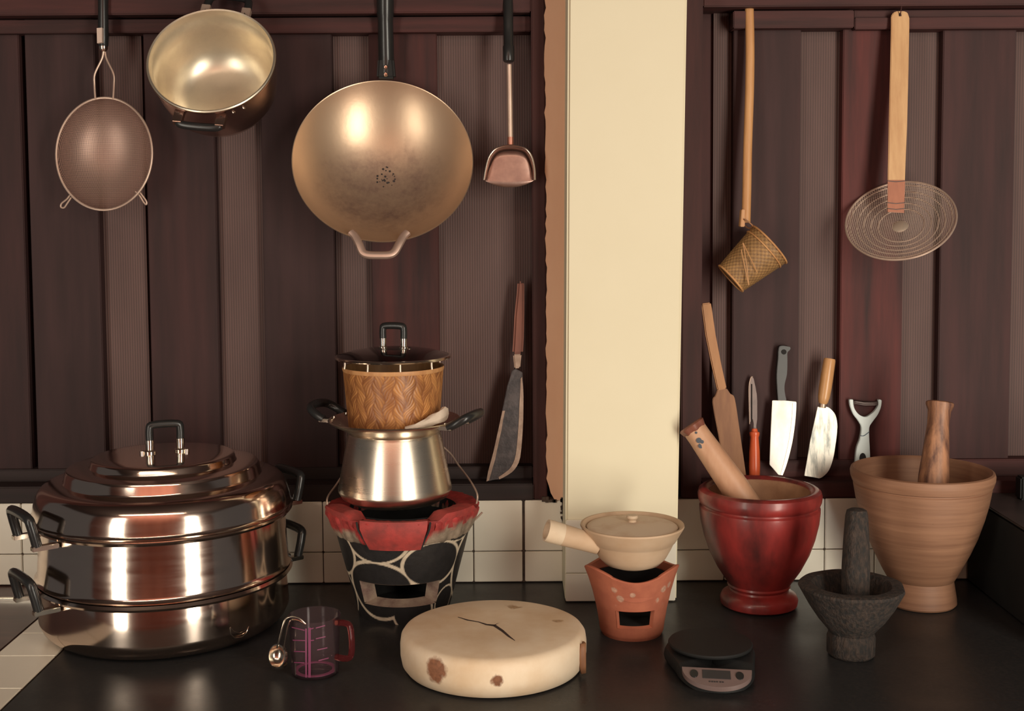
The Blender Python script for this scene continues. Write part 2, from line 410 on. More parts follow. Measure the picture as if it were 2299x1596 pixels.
# counter
def counter_mat():
    mt, nt, bs = newmat('black_polished_granite'); bs.inputs['Specular IOR Level'].default_value = .22
    tc = N(nt, 'ShaderNodeTexCoord'); br = N(nt, 'ShaderNodeTexBrick'); br.offset = 0
    mp = N(nt, 'ShaderNodeMapping'); mp.inputs['Location'].default_value = (.06, -.108, 0); nt.links.new(tc.outputs['Object'], mp.inputs[0])
    nt.links.new(mp.outputs[0], br.inputs['Vector'])
    br.inputs['Scale'].default_value = 1; br.inputs['Brick Width'].default_value = .30; br.inputs['Row Height'].default_value = .155
    br.inputs['Mortar Size'].default_value = .0012; br.inputs['Mortar Smooth'].default_value = .2
    nz = noise(nt, (180, 180, 180), lo=.45, hi=.75)
    c = mixcol(nt, nz, (.026, .026, .027), (.040, .036, .035))
    nt.links.new(mixcol(nt, br.outputs['Fac'], c, (.03, .026, .024)), bs.inputs['Base Color'])
    n2 = noise(nt, (9, 9, 9), lo=.3, hi=.7); mr = N(nt, 'ShaderNodeMapRange'); mr.inputs[3].default_value = .26; mr.inputs[4].default_value = .42
    nt.links.new(n2, mr.inputs[0]); nt.links.new(mr.outputs[0], bs.inputs['Roughness'])
    bump(nt, bs, br.outputs['Fac'], -.4, .001); return mt
XE = -.682
root = thing('countertop', 'black polished stone countertop carrying the pots, mortars and scale', 'countertop', (.4, -.33, -.04))
mb = MB(); mb.box(XE, 1.6, -.60, .02, -.04, 0); mb.build('slab', counter_mat(), root, bevel=.003)
root = thing('tiled_ledge', 'narrow ledge of cream square tiles beside the steamer pot, lower left corner', 'ledge', (-.73, -.33, -.04))
g = MB(); g.box(-.775, XE-.0005, -.60, .018, -.04, -.0015); lab(g.build('grout_bed', M['grout'], root), 'dark grout between the tiles')
mb = MB()
yy = -.66
ys = [gp(60, v).y for v in (1545, 1472, 1421, 1375)]
edges = [-.60]+ys+[ys[-1]+.088, ys[-1]+.17]
for i in range(len(edges)-1): mb.box(-.774, XE-.0015, edges[i]+.0008, min(edges[i+1]-.0008, .015), -.01, 0)
mb.build('ledge_tile', M['tile'], root, bevel=.001)
root = thing('side_worktop', 'brown wooden worktop with a metal edging strip, far left behind the steamer handles', 'worktop', (-1.0, -.3, -.04))
mb = MB(); mb.box(-1.5, -.776, -.60, .018, -.04, -.0008); mb.build('board', M['brownboard'], root, bevel=.002)
yl = gp(40, 1346).y
mb = MB(); mb.box(-1.5, -.782, yl-.003, yl+.003, -.001, .004); lab(mb.build('edging_strip', M['chrome'], root, bevel=.001), 'bright metal edging strip')

# the rest of the kitchen behind the camera (it is mirrored in the pots)
def wallmat(): return mat('brown_room_wood', (.56, .23, .17), (.40, .15, .115), (9, 9, 1), .6)
room = wallmat()
mb = MB(); mb.box(-3.4, 3.4, -2.8, .5, -.92, -.86); struct(mb.build('floor', mat('red_brown_floor', (.26, .085, .06), (.18, .06, .045), (3, 14, 3), .4)))
mb = MB(); mb.box(-3.4, 3.4, -2.8, .5, 2.0, 2.06); struct(mb.build('ceiling', mat('dark_ceiling_boards', (.05, .03, .027), (.035, .022, .02), (20, 3, 3), .7)))

# rear wall with two tall openings: brown planks, daylight comes in left and right of the camera
RY = -2.75
OPEN = ((-2.02, -1.36), (1.14, 1.92)); OZ0, OZ1 = -.83, 1.55
mb = MB()
for x0, x1 in ((-3.4, OPEN[0][0]), (OPEN[0][1], OPEN[1][0]), (OPEN[1][1], 3.4)): mb.box(x0, x1, RY-.05, RY+.05, -.86, 2.0)
for x0, x1 in OPEN: mb.box(x0, x1, RY-.05, RY+.05, -.86, OZ0); mb.box(x0, x1, RY-.05, RY+.05, OZ1, 2.0)
struct(mb.build('wall_rear', room))
for n_, (x0, x1) in enumerate(OPEN):
    mb = MB()
    for s0, s1, q0, q1 in ((x0-.03, x0+.03, OZ0, OZ1), (x1-.03, x1+.03, OZ0, OZ1), (x0, x1, OZ0-.03, OZ0+.03), (x0, x1, OZ1-.03, OZ1+.03)): mb.box(s0, s1, RY-.06, RY+.065, q0, q1)
    struct(mb.build('door_%d' % (n_+1), M['frame']))

def area(name, loc, target, sx, sy, power, color):
    l = bpy.data.lights.new(name, 'AREA'); l.shape = 'RECTANGLE'; l.size = sx; l.size_y = sy; l.energy = power; l.color = color
    o = bpy.data.objects.new(name, l); COL.objects.link(o); o.location = loc
    d = Vector(target)-Vector(loc); o.rotation_euler = d.to_track_quat('-Z', 'Y').to_euler(); return o
WARM = (1.0, .93, .79)
area('door_light_left', (-1.69, RY-.07, .36), (-1.69, 0, .36), .62, 2.34, 41, WARM)
area('door_light_right', (1.53, RY-.07, .36), (1.53, 0, .36), .74, 2.34, 92, WARM)
area('added_rear_wall_wash', (-.35, RY+.45, 1.92), (-.35, RY+.02, .0), 2.4, .12, 24, (1.0, .80, .62))  # added light washing the unseen rear wall, so the steamer mirrors a redder room
w = bpy.data.worlds.new('world'); SC.world = w; w.use_nodes = True
w.node_tree.nodes['Background'].inputs[0].default_value = (.90, .84, .82, 1); w.node_tree.nodes['Background'].inputs[1].default_value = .075
vs = SC.view_settings; vs.view_transform = 'Standard'; vs.look = 'None'; vs.exposure = 0; vs.gamma = 1; vs.use_curve_mapping = False

# ------------------------------------------------------------------ shared small makers
def u_handle(base, tang, out, width, height, r=.007, lift=0.0):
    """upright bakelite loop: points from one foot to the other"""
    b = Vector(base); t = Vector(tang).normalized(); o = Vector(out).normalized(); h = width/2; up = Vector((0, 0, 1))
    lean = o*lift
    q = [b-t*h, b-t*h+(up+lean)*height*.72, b-t*(h*.78)+(up+lean)*height, b+t*(h*.78)+(up+lean)*height, b+t*h+(up+lean)*height*.72, b+t*h]
    return spline(q, 5)

# ================================================================== steamer pot (lower left)
sx, sy = -.556, -.207
root = thing('steamer_pot', 'large two-tier stainless steel steamer pot with a stepped domed lid, lower left', 'pot', (sx, sy, 0), zf=1.034)
c = (sx, sy, 0)
lower = MB().lathe([(0, .002), (.165, .002), (.177, .006), (.187, .016), (.1920, .026), (.1925, .03), (.1885, .078), (.196, .080), (.199, .084), (.196, .088), (.186, .088), (.184, .03), (.17, .012), (0, .01)], c, 128).build('lower_pot', M['steel'], root)
upper = MB().lathe([(.180, .0885), (.187, .0885), (.195, .0895), (.197, .0925), (.194, .0955), (.1925, .099), (.1880, .171), (.197, .173), (.200, .177), (.197, .1805), (.188, .1805), (.186, .105), (.180, .0885)], c, 128).build('steamer_tier', M['steel'], root)
lid = MB().lathe([(.180, .181), (.199, .1812), (.2015, .184), (.199, .1862), (.1985, .188), (.1975, .192), (.1955, .203), (.1925, .213), (.188, .2215), (.1815, .2272), (.172, .2302), (.1575, .2315), (.1525, .2325), (.1508, .235), (.1490, .2455), (.1465, .2495), (.141, .2513), (.120, .2522), (.1135, .253), (.1118, .2552), (.1105, .2615), (.108, .2640), (.103, .2652), (.085, .2662), (.03, .2688), (0, .269), (0, .262), (.085, .257), (.11, .247), (.14, .24), (.155, .228), (.18, .222), (.19, .187)], c, 128).build('lid', M['steel'], root)
ph = radians(40); od = Vector((-cos(ph), -sin(ph), 0)); td = Vector((sin(ph), -cos(ph), 0))
for nm, z, R, prt in (('lower', .076, .191, lower), ('upper', .168, .1905, upper)):
    for sgn in (1, -1):
        o_ = od*sgn; t_ = td*sgn
        base = Vector(c)+o_*(R+.024)+Vector((0, 0, z))
        hd = MB().tube(u_handle(base, t_, o_, .084, .040, lift=.25), .0072, 10).build('handle', M['black'], prt)
        mb = MB()
        for k in (-1, 1):
            p = base+t_*(k*.042); q = Vector((p.x, p.y, p.z-.003))
            mb.obox(q-o_*.011, o_, t_, Vector((0, 0, 1)), .019, .006, .0035)
        pieces(mb, 'handle_bracket', M['chrome'], hd, 'bright metal handle bracket', bevel=.001)
# lid handle
hb = Vector((sx+.003, sy, .2685)); t_ = Vector((.94, .34, 0)); t_.normalize()
hd = MB().tube(u_handle(hb+Vector((0, 0, .018)), t_, (0, -1, 0), .047, .025), .0062, 10).build('lid_handle', M['black'], root)
mb = MB()
for k in (-1, 1):
    p = hb+t_*(k*.0235)
    mb.lathe([(0, 0), (.010, 0), (.010, .003), (.0062, .005), (.0068, .02), (.0, .0205)], p, 16)
pieces(mb, 'handle_post', M['chrome'], hd, 'bright steel handle post')
for k in (-1, 1): MB().lathe([(0, 0), (.004, 0), (.004, .004), (0, .005)], hb+t_*(k*.0235)+Vector((k*.011, -.004, 0)), 10).build('nut', M['chrome'], hd)
# little engraved emblem on the lower pot
mb = MB()
P = lambda u, v: cyl(u, v, sx, sy, .1918)
mb.tube([P(*q) for q in ((517, 1409), (518, 1424), (527, 1432), (543, 1430), (553, 1421), (558, 1406))], .0011, 6)
mb.tube([P(*q) for q in ((517, 1409), (525, 1418), (538, 1421), (550, 1415), (558, 1406))], .0009, 6)
lab(mb.build('emblem', M['chrome'], lower, raw=True), 'small pale curved emblem')

# ================================================================== painted charcoal stove
vx, vy = -.182, -.148
root = thing('charcoal_stove', 'black and white painted charcoal stove with a red clay rim under the aluminium pot', 'stove', (vx, vy, 0), zf=1.034)
c = (vx, vy, 0)
ELL = [(-22, .056, 35, .045), (34, .098, 28, .034), (-19, .137, 27, .032), (-72, .111, 27, .038), (90, .085, 27, .055), (58, .028, 14, .024), (16, .018, 22, .030), (-86, .040, 25, .034), (62, .150, 25, .022), (125, .125, 22, .03), (135, .055, 26, .04), (165, .11, 24, .035), (-120, .075, 22, .05), (-150, .115, 22, .034), (-165, .045, 26, .036)]
def stove_paint(th, r, z):
    d = degrees = math.degrees(th); d = (d+90) % 360
    if d > 180: d -= 360
    best = 9; sec = 9
    for (t0, z0, ht, hz) in ELL:
        dt = d-t0
        if dt > 180: dt -= 360
        if dt < -180: dt += 360
        e = sqrt((dt/ht)**2+((z-z0)/hz)**2)
        if e < best: sec = best; best = e
        elif e < sec: sec = e
    if best < 1.0: return 0.0
    if best < 1.02: return (best-1.0)/.02
    if best < 1.115: return 1.0
    return max(0.0, 1-(best-1.115)/.02)
def prof_r(z):   # outer radius of the body by height
    q = [(0, .074), (.01, .0765), (.03, .082), (.06, .090), (.10, .101), (.123, .107), (.1325, .1095), (.135, .112), (.15, .118), (.1625, .124)]
    for (a0, r0), (a1, r1) in zip(q, q[1:]):
        if z <= a1: return r0+(r1-r0)*(z-a0)/(a1-a0)
    return q[-1][1]
NS = 480; zs = [i*.1325/88 for i in range(89)]
def th_of(i): return 2*pi*i/NS
hole_t0, hole_t1 = radians(-90-44), radians(-90+43); hz0, hz1 = .030, .0665
body = MB(); vs = []; fs = []; av = []
for z in zs:
    for i in range(NS):
        r = prof_r(z); th = th_of(i); vs.append((vx+r*cos(th), vy+r*sin(th), z)); av.append(stove_paint(th, r, z))
inhole = lambda i, j: (hole_t0 < ((th_of(i)+pi) % (2*pi))-pi < hole_t1) and hz0 < zs[j] < hz1
for j in range(len(zs)-1):
    for i in range(NS):
        if not inhole(i, j): k = (i+1) % NS; fs.append((j*NS+i, j*NS+k, (j+1)*NS+k, (j+1)*NS+i))
body.add(vs, fs, {'paint': av}); body.build('body', paintmat('black_and_white_enamel_paint', (.022, .02, .02), (.72, .60, .45), .45, (70, 70, 70), .25), root)
# thickness of the fire door (cream clay), sooty inside
hi_ = [i for i in range(NS) if any(inhole(i, j) for j in range(len(zs)-1))]; hj = [j for j in range(len(zs)-1) if inhole(hi_[len(hi_)//2], j)]
i0, i1, j0, j1 = min(hi_), max(hi_)+1, min(hj), max(hj)+1
loop = [(i, j0) for i in range(i0, i1+1)]+[(i1, j) for j in range(j0+1, j1+1)]+[(i, j1) for i in range(i1-1, i0-1, -1)]+[(i0, j) for j in range(j1-1, j0, -1)]
mb = MB(); R1 = []; R2 = []
for (i, j) in loop+loop[:1]:
    r = prof_r(zs[j]); th = th_of(i); thc = radians(269); th2 = thc+(th-thc)*(.84 if th < thc else .86)
    R1.append(Vector((vx+(r+.001)*cos(th), vy+(r+.001)*sin(th), zs[j])))
    R2.append(Vector((vx+(r-.020)*cos(th2), vy+(r-.020)*sin(th2), zs[j]+(.007 if j == j0 else 0))))
mb.grid([R1, R2]); lab(mb.build('fire_door', M['greyclay'], root), 'worn pale clay edge around the fire door')
mb = drop(MB().lathe([(0, .012), (.055, .014), (.0605, .028), (.064, .040), (.067, .052), (.0715, .0665), (.075, .085), (.084, .125), (.088, .168)], c, 180), vx, vy, hole_t0+.1, hole_t1-.1, .029, .066)
lab(mb.build('fire_chamber', M['soot'], root), 'soot black inside of the stove')
# worn grey collar then red rim
def red_paint(th, r, z):
    d = (math.degrees(th)+90) % 360
    if d > 180: d -= 360
    e = .1485+.004*sin(d*.13)+.002*sin(d*.41)+.0015*sin(d*.9)
    if -34 < d < 26: e = .124+.004*max(0, abs(d+4)-24)
    elif d >= 26: e = .1445+min(.013, .0009*(d-26))+.002*sin(d*.5)
    return max(0, min(1, (z-e)/.004+.5))
def lump(th, r, z):
    d = (math.degrees(th)+90) % 360
    if d > 180: d -= 360
    return .0012*sin(d*.37+z*90)+.0009*sin(d*.83)
rim = MB().lathe([(.1085, .1315), (.1115, .1335), (.1130, .136), (.1155, .141), (.1185, .148), (.1215, .156), (.1245, .164), (.1255, .168), (.124, .1705), (.118, .1705), (.108, .168), (.098, .166), (.090, .166), (.087, .160), (.086, .15)], c, 200, attrs={'paint': red_paint}, rfun=lump)
rimo = lab(rim.build('rim', paintmat('red_paint_worn_to_grey_clay', (.33, .25, .18), (.42, .040, .036), .7, (50, 50, 50), .5, wear=.5), root), 'red painted clay rim, worn grey below')
for (d0, d1) in ((-78, -33), (29, 78), (140, 220)):
    mb = MB(); rows = []
    nn = 16
    for i in range(nn+1):
        d = d0+(d1-d0)*i/nn; th = radians(d-90); e = min(1, min(i, nn-i)/3.0); h = .168+.0125*e
        row = []
        for (r, z) in ((.0885, .164), (.0905, h-.004), (.101, h), (.118, h+.0015*e), (.1262, h-.001), (.1265, h-.006), (.121, .155)):
            row.append(Vector((vx+r*cos(th), vy+r*sin(th), z)))
        rows.append(row)
    mb.grid(rows); mb.build('pot_rest', M['redclay'], root)
# front apron piece
mb = MB(); rows = []
for k in range(17):
    f = k/16; rows_ = []
    for (z, ex, ft, fb) in ((.171, -.012, -27, 23), (.1725, .0015, -27, 23), (.160, .006, -26, 22), (.142, .0065, -24.5, 20.5), (.1265, .006, -22, 19), (.1245, -.002, -22, 19)):
        d = ft+(fb-ft)*f; th = radians(d-90); r = prof_r(min(z, .1625))+ex; rows_.append(Vector((vx+r*cos(th), vy+r*sin(th), z)))
    rows.append(rows_)
mb.grid(rows); mb.add(rows[0], [tuple(range(6))]); mb.add(rows[-1], [tuple(reversed(range(6)))])
lab(mb.build('front_apron', M['redclay'], root, bevel=0), 'red clay panel at the front of the rim')
for dd in ((-28.5, -27.8, -25, -22.5), (24.5, 23.8, 21.5, 19.5)):
    pp = []
    for d, z in zip(dd, (.1705, .158, .142, .1265)):
        th = radians(d-90); r = prof_r(min(z, .1625))+.0045; pp.append(Vector((vx+r*cos(th), vy+r*sin(th), z)))
    lab(MB().tube(spline(pp, 5), .0016, 8).build('seam', M['soot'], root), 'dark crack beside the front panel')
# wire bail
pts = [pt(1083, 1150, -.15), pt(1062, 1168, -.15), pt(1070, 1130, -.145), pt(1071, 1108, -.14), pt(1055, 1078, -.10), pt(1030, 1045, -.06), pt(1005, 1012, -.035), pt(960, 985, -.03), pt(880, 990, -.03), pt(800, 1030, -.05), pt(752, 1092, -.09), pt(735, 1118, -.14), pt(737, 1140, -.146)]
lab(MB().tube(spline(pts, 6), .0016, 8).build('wire_handle', M['wire'], root, raw=True), 'thin wire carrying handle')

# ================================================================== sticky rice pot
px_, py_ = -.194, -.148
root = thing('sticky_rice_pot', 'brushed aluminium pot with sloping sides and flared rim, standing on the charcoal stove', 'pot', (px_, py_, .178), zf=1.034)
c = (px_, py_, 0)
bd = MB().lathe([(0, .176), (.055, .176), (.075, .179), (.087, .186), (.0925, .195), (.0930, .199), (.0915, .206), (.0765, .283), (.0745, .287), (.076, .290), (.084, .2945), (.098, .301), (.1065, .306), (.108, .308), (.1065, .3095), (.1045, .308), (.096, .3025), (.083, .297), (.0755, .293), (.073, .287), (.089, .206), (.088, .19), (.05, .18), (0, .18)], c, 128).build('body', M['alu'], root)
for az in (-22, 158):
    a_ = radians(az); o_ = Vector((cos(a_), sin(a_), 0)); t_ = Vector((-sin(a_), cos(a_), 0)); b = Vector(c)+o_*.113+Vector((0, 0, .306))
    q = []
    for s_, rr, zz in ((-1, 0, 0), (-1, .016, .008), (-.75, .030, .016), (0, .034, .0185), (.75, .030, .016), (1, .016, .008), (1, 0, 0)): q.append(b+t_*(.034*s_)+o_*rr+Vector((0, 0, zz)))
    hd = MB().tube(spline(q, 5), .0068, 10).build('handle', M['black'], root)
    mb = MB()
    for k in (-1, 1): mb.obox(b+t_*(.034*k)-o_*.004+Vector((0, 0, -.001)), o_, t_, Vector((0, 0, 1)), .011, .0055, .003)
    for k in (-1, 1): MB().lathe([(0, 0), (.0032, 0), (.0025, .003), (0, .0035)], b+t_*(.02*k)-o_*.012+Vector((0, 0, .001)), 10).build('rivet', M['chrome'], hd)
    pieces(mb, 'handle_bracket', M['chrome'], hd, 'bright metal handle bracket', bevel=.0006)

# bamboo steaming basket
bx_, by_ = -.1945, -.148
root = thing('bamboo_basket', 'woven golden bamboo steaming basket sitting in the flared aluminium pot', 'basket', (bx_, by_, .292), zf=1.034)
rnd = {}
def tone(a, b):
    if (a, b) not in rnd: rnd[(a, b)] = random.random()
    return rnd[(a, b)]
def wv(th, z):
    n = 15; th = th+.035*sin(z*190+th*3); p = (th/(2*pi)*n) % 1.0; k = int(floor(th/(2*pi)*n)); up = p < .5
    s_ = (z/.0062+2*abs(p-.5)*3.2); i = int(floor(s_)); return s_-i, i, (k if up else k+60), (p*2) % 1.0
def weave(th, r, z):
    fr, i, k, q = wv(th, z); e = min(fr, 1-fr, q*1.6, (1-q)*1.6)
    v = .15+.55*tone(i, k)+.35*(.5+.5*sin(th*4+z*70)*sin(z*50+th*3))
    return max(0, min(1, v))*(.35+.65*min(1, e/.22))
def weave_r(th, r, z):
    fr, i, k, q = wv(th, z); return .0008*sin(pi*fr)*min(1, 4*q*(1-q)+.2)-.0004
prof = [(.0735+.0085*(i/70), .297+.095*i/70) for i in range(71)]
mb = MB().lathe(prof, (bx_, by_, 0), 420, attrs={'paint': weave}, rfun=weave_r)
mb.build('woven_wall', paintmat('woven_bamboo', (.17, .045, .016), (.64, .29, .09), .4, (40, 40, 12), .15), root)
mb = MB().lathe([(0, .293), (.06, .293), (.0735, .296), (.0735, .300), (.0705, .300)], (bx_, by_, 0), 64); mb.build('bottom', M['bamboo'], root)
mb = MB().lathe([(.0705, .300), (.079, .392), (.0825, .3925), (.083, .389), (.082, .386)], (bx_, by_, 0), 96); mb.build('rim_binding', M['bamboo'], root)
# lid on the basket
root = thing('basket_lid', 'dark shiny pot lid with a looped black handle, resting above the bamboo basket', 'lid', (bx_, by_, .39), zf=1.034)
lidb = MB().lathe([(.088, .4045), (.0925, .4052), (.094, .407), (.0925, .409), (.088, .410), (.07, .4155), (.045, .4195), (.02, .421), (0, .4212), (0, .4185), (.045, .417), (.07, .413), (.088, .4045)], (bx_, by_, 0), 96).build('lid_dome', M['lens'], root)
MB().lathe([(.0905, .4045), (.0945, .4052), (.0955, .4072), (.094, .4092), (.0905, .4096)], (bx_, by_, 0), 96).build('steel_rim', M['chrome'], root)
for d in (-62, -23, 13, 52, 120, 180, 235):
    a_ = radians(d-90); p = Vector((bx_+.0835*cos(a_), by_+.0835*sin(a_), 0))
    MB().tube([p+Vector((0, 0, .408)), p+Vector((0, 0, .398)), p+Vector((.001*cos(a_), .001*sin(a_), .3925))], .0016, 8).build('prong', M['wire'], root)
hb = Vector((bx_+.0005, by_, .4205))
t_ = Vector((.96, -.26, 0)).normalized()
MB().lathe([(0, .0), (.033, .0), (.034, .0015), (.030, .003), (0, .0045)], (bx_, by_, .4175), 48).build('handle_plate', M['black'], root)
hd = MB().tube(u_handle(hb+Vector((0, 0, .014)), t_, (0, -1, 0), .036, .021), .0056, 10).build('handle', M['black'], root)
mb = MB()
for k in (-1, 1): mb.lathe([(0, 0), (.0075, 0), (.0075, .002), (.0052, .003), (.0056, .0155), (0, .016)], hb+t_*(k*.018), 16)
pieces(mb, 'handle_post', M['chrome'], hd, 'bright steel handle post')
MB().lathe([(0, 0), (.004, 0), (.004, .003), (0, .004)], hb+Vector((.026, -.012, -.003)), 10).build('nut', M['chrome'], hd)
# cloth strip tucked in the rim
root = thing('cloth_strip', 'rolled strip of white cloth tucked between bamboo basket and pot rim', 'cloth', (-.12, -.21, .306), zf=1.034)
rows = []
for i in range(13):
    f = i/12; a_ = radians(-74+50*f); R = .091+.003*sin(f*9); row = []
    zc = .306+.0165*f**1.3
    for k in range(10):
        b_ = 2*pi*k/9; w_ = .0055+.0085*f+.0012*sin(k*2.1+i); row.append(Vector((px_+(R+cos(b_)*w_*.6)*cos(a_), py_+(R+cos(b_)*w_*.6)*sin(a_), zc+sin(b_)*w_*.8)))
    rows.append(row)
mb = MB(); mb.grid(rows); mb.add(rows[0][:9], [tuple(range(9))]); mb.add(rows[-1][:9], [tuple(reversed(range(9)))])
# make it a single thing with one part
o = mb.build('rolled_cloth', M['cloth'], root)

# ================================================================== chopping board
bx0, by0, bR = -.030, -.394, .1325
root = thing('chopping_board', 'thick round pale wooden chopping block with a crack across its top', 'chopping board', (bx0, by0, 0), zf=1.034)
def cp(u, v): return cyl(u, v, bx0, by0, bR)-Vector((bx0, by0, 0))
spots = [(tuple(cp(980, 1504)), .0205, (.34, .14, .07), .6), (tuple(cp(1116, 1526)), .0115, (.28, .11, .05), .9), (tuple(gp(1250, 1395, .055)-Vector((bx0, by0, 0))), .012, (.62, .40, .22), 1.2), (tuple(gp(1150, 1365, .055)-Vector((bx0, by0, 0))), .02, (.62, .40, .22), 1.4)]
M['boardwood'] = mat('pale_chopping_board_wood', (.84, .68, .50), (.72, .52, .33), (14, 14, 14), .6, lo=.3, hi=.62, spots=spots, bmp=.06)
def wob(th, r, z): return r*(.006*sin(2*th+.7)+.004*sin(3*th))
MB().lathe([(0, .001), (.119, .001), (.1265, .0025), (.1315, .009), (.1338, .021), (.134, .036), (.1325, .046), (.1285, .0515), (.122, .054), (.06, .0548), (0, .0548)], (bx0, by0, 0), 128, rfun=wob).build('block', M['boardwood'], root)
M['crack'] = mat('dark_crack', (.055, .03, .022), (.04, .022, .018), rough=.9)
L = [(1028, 1385), (1050, 1392), (1074, 1396), (1092, 1402), (1110, 1404), (1128, 1416), (1142, 1428), (1156, 1438)]; W = [.0008, .0020, .0014, .0024, .0036, .0032, .0024, .0006]
mb = MB(); rows = []
for (u, v), w_ in zip(L, W):
    p = gp(u, v, .0568); p.z = .0569; n_ = Vector((.45, .9, 0)).normalized(); rows.append([p-n_*w_, p+n_*w_])
mb.grid(rows); p = [gp(1108, 1404, .0568), gp(1122, 1397, .0568)]
for q in p: q.z = .0569
mb.add([p[0]+Vector((-.001, 0, 0)), p[0]+Vector((.0015, 0, 0)), p[1]], [(0, 1, 2)])
lab(mb.build('crack', M['crack'], root, raw=True), 'dark forked crack in the top')
# split bark sliver on the right side
mb = MB(); rows = []
for i, v in enumerate((1393, 1410, 1435, 1460, 1485)):
    ww = (.6, 1, 1, .9, .5)[i]; aa = []
    for k in (-1, 0, 1):
        a_ = radians(-20+k*4.5*ww); R = bR+.004+(.003 if k == 0 else -.002); aa.append(Vector((bx0+R*cos(a_), by0+R*sin(a_), .047-.0105*i+(.0 if i else .0))))
    rows.append(aa)
mb.grid(rows); lab(solidify(mb.build('split_sliver', M['paddlewood'], root), .002), 'brown split sliver on the edge')

# ================================================================== measuring cup
c0 = gp(694, 1520); mx_, my_ = (692-1150)*1.676/2700, -2.1+1.68
root = thing('measuring_cup', 'small clear plastic measuring cup with magenta markings and a red tinted handle', 'cup', (mx_, my_, 0), zf=1.034)
MB().lathe([(0, .0015), (.032, .0015), (.0335, .003), (.0365, .0805), (.0372, .0815), (.0362, .082), (.0350, .0805), (.0322, .0045), (0, .0045)], (mx_, my_, 0), 96).build('cup_wall', clearmat('clear_plastic', (.985, .955, .97), .12, .05, (.75, .5, .56), .016), root)
mb = MB(); t = Vector((.93, -.37, 0)).normalized(); b0 = Vector((mx_, my_, 0))
q = [b0+t*.0355+Vector((0, 0, .0745)), b0+t*.050+Vector((0, 0, .0755)), b0+t*.0575+Vector((0, 0, .071)), b0+t*.060+Vector((0, 0, .05)), b0+t*.0585+Vector((0, 0, .032)), b0+t*.051+Vector((0, 0, .0265)), b0+t*.0345+Vector((0, 0, .0265))]
lab(mb.tube(spline(q, 6), .0042, 10, flat=1.2).build('handle', clearmat('red_tinted_plastic', (.90, .62, .64), .2, .05, (.55, .08, .09), .06), root), 'red tinted handle')
M['magenta'] = mat('magenta_print', (.24, .045, .115), (.18, .035, .09), rough=.5)
mb = MB()
def strip(q0, q1, w_):
    rr = []
    for i in range(7):
        f = i/6; u = q0[0]+(q1[0]-q0[0])*f; v = q0[1]+(q1[1]-q0[1])*f
        rr.append([cyl(u, v-w_, mx_, my_, .0372), cyl(u, v+w_, mx_, my_, .0372)])
    mb.grid(rr)
def vstrip(u0, u1, v0, v1):
    mb.grid([[cyl(u0+(u0-692)*-.06*i/8, v0+(v1-v0)*i/8, mx_, my_, .0372), cyl(u1+(u1-692)*-.06*i/8, v0+(v1-v0)*i/8, mx_, my_, .0372)] for i in range(9)])
vstrip(685, 689, 1411, 1521); vstrip(692, 698, 1409, 1521)
for (a_, b_) in (((655, 1408), (684, 1415)), ((657, 1437), (685, 1438)), ((660, 1462), (685, 1463)), ((709, 1410), (730, 1404)), ((709, 1434), (731, 1429)), ((712, 1459), (735, 1454)), ((715, 1483), (738, 1477)), ((697, 1412), (704, 1410)), ((697, 1438), (705, 1437)), ((660, 1487), (684, 1488))): strip(a_, b_, 1.2)
lab(mb.build('graduation_marks', M['magenta'], root, raw=True), 'magenta measuring lines')
mb = MB()
lab(mb.lathe([(.024, .0048), (.030, .0048), (.030, .0056), (.024, .0056), (.024, .0048)], (mx_, my_, 0), 64).build('base_ring', M['magenta'], root), 'magenta ring in the cup bottom')
# measuring spoon hanging over the rim
sc = pt(622, 1473, my_-.012)
root = thing('measuring_spoon', 'small shiny measuring spoon hooked by its wire handle over the clear cup rim', 'spoon', sc)
Mx = frame_from(Vector((-.55, -.80, .25)), (0, 0, 1))
MB().lathe([(0, -.0155), (.0066, -.0146), (.0116, -.011), (.0148, -.0055), (.0158, 0), (.0165, .0006), (.015, .0008), (.014, -.005), (.0105, -.0102), (0, -.0138)], sc, 48, M=Mx).build('bowl', M['chrome'], root)
yh = my_-.014
l1 = [pt(622, 1455, yh-.004), pt(629, 1430, yh-.006), pt(637, 1400, yh-.008), pt(643, 1388, yh-.006), pt(655, 1385, yh-.002), pt(672, 1389, yh+.004), pt(684, 1399, yh+.006)]
l2 = [pt(684, 1401, yh+.005), pt(672, 1394, yh), pt(660, 1391, yh-.008), pt(652, 1393, yh-.014), pt(647, 1405, yh-.016), pt(641, 1432, yh-.014), pt(637, 1458, yh-.010)]
MB().tube(spline(l1+l2, 5), .0012, 8).build('wire_handle', M['chrome'], root)
o = MB().lathe([(0, 0), (.010, .001), (.0115, .005), (.0105, .005), (0, .0015)], pt(627, 1498, my_-.006), 32).build('second_bowl', M['chrome'], root)

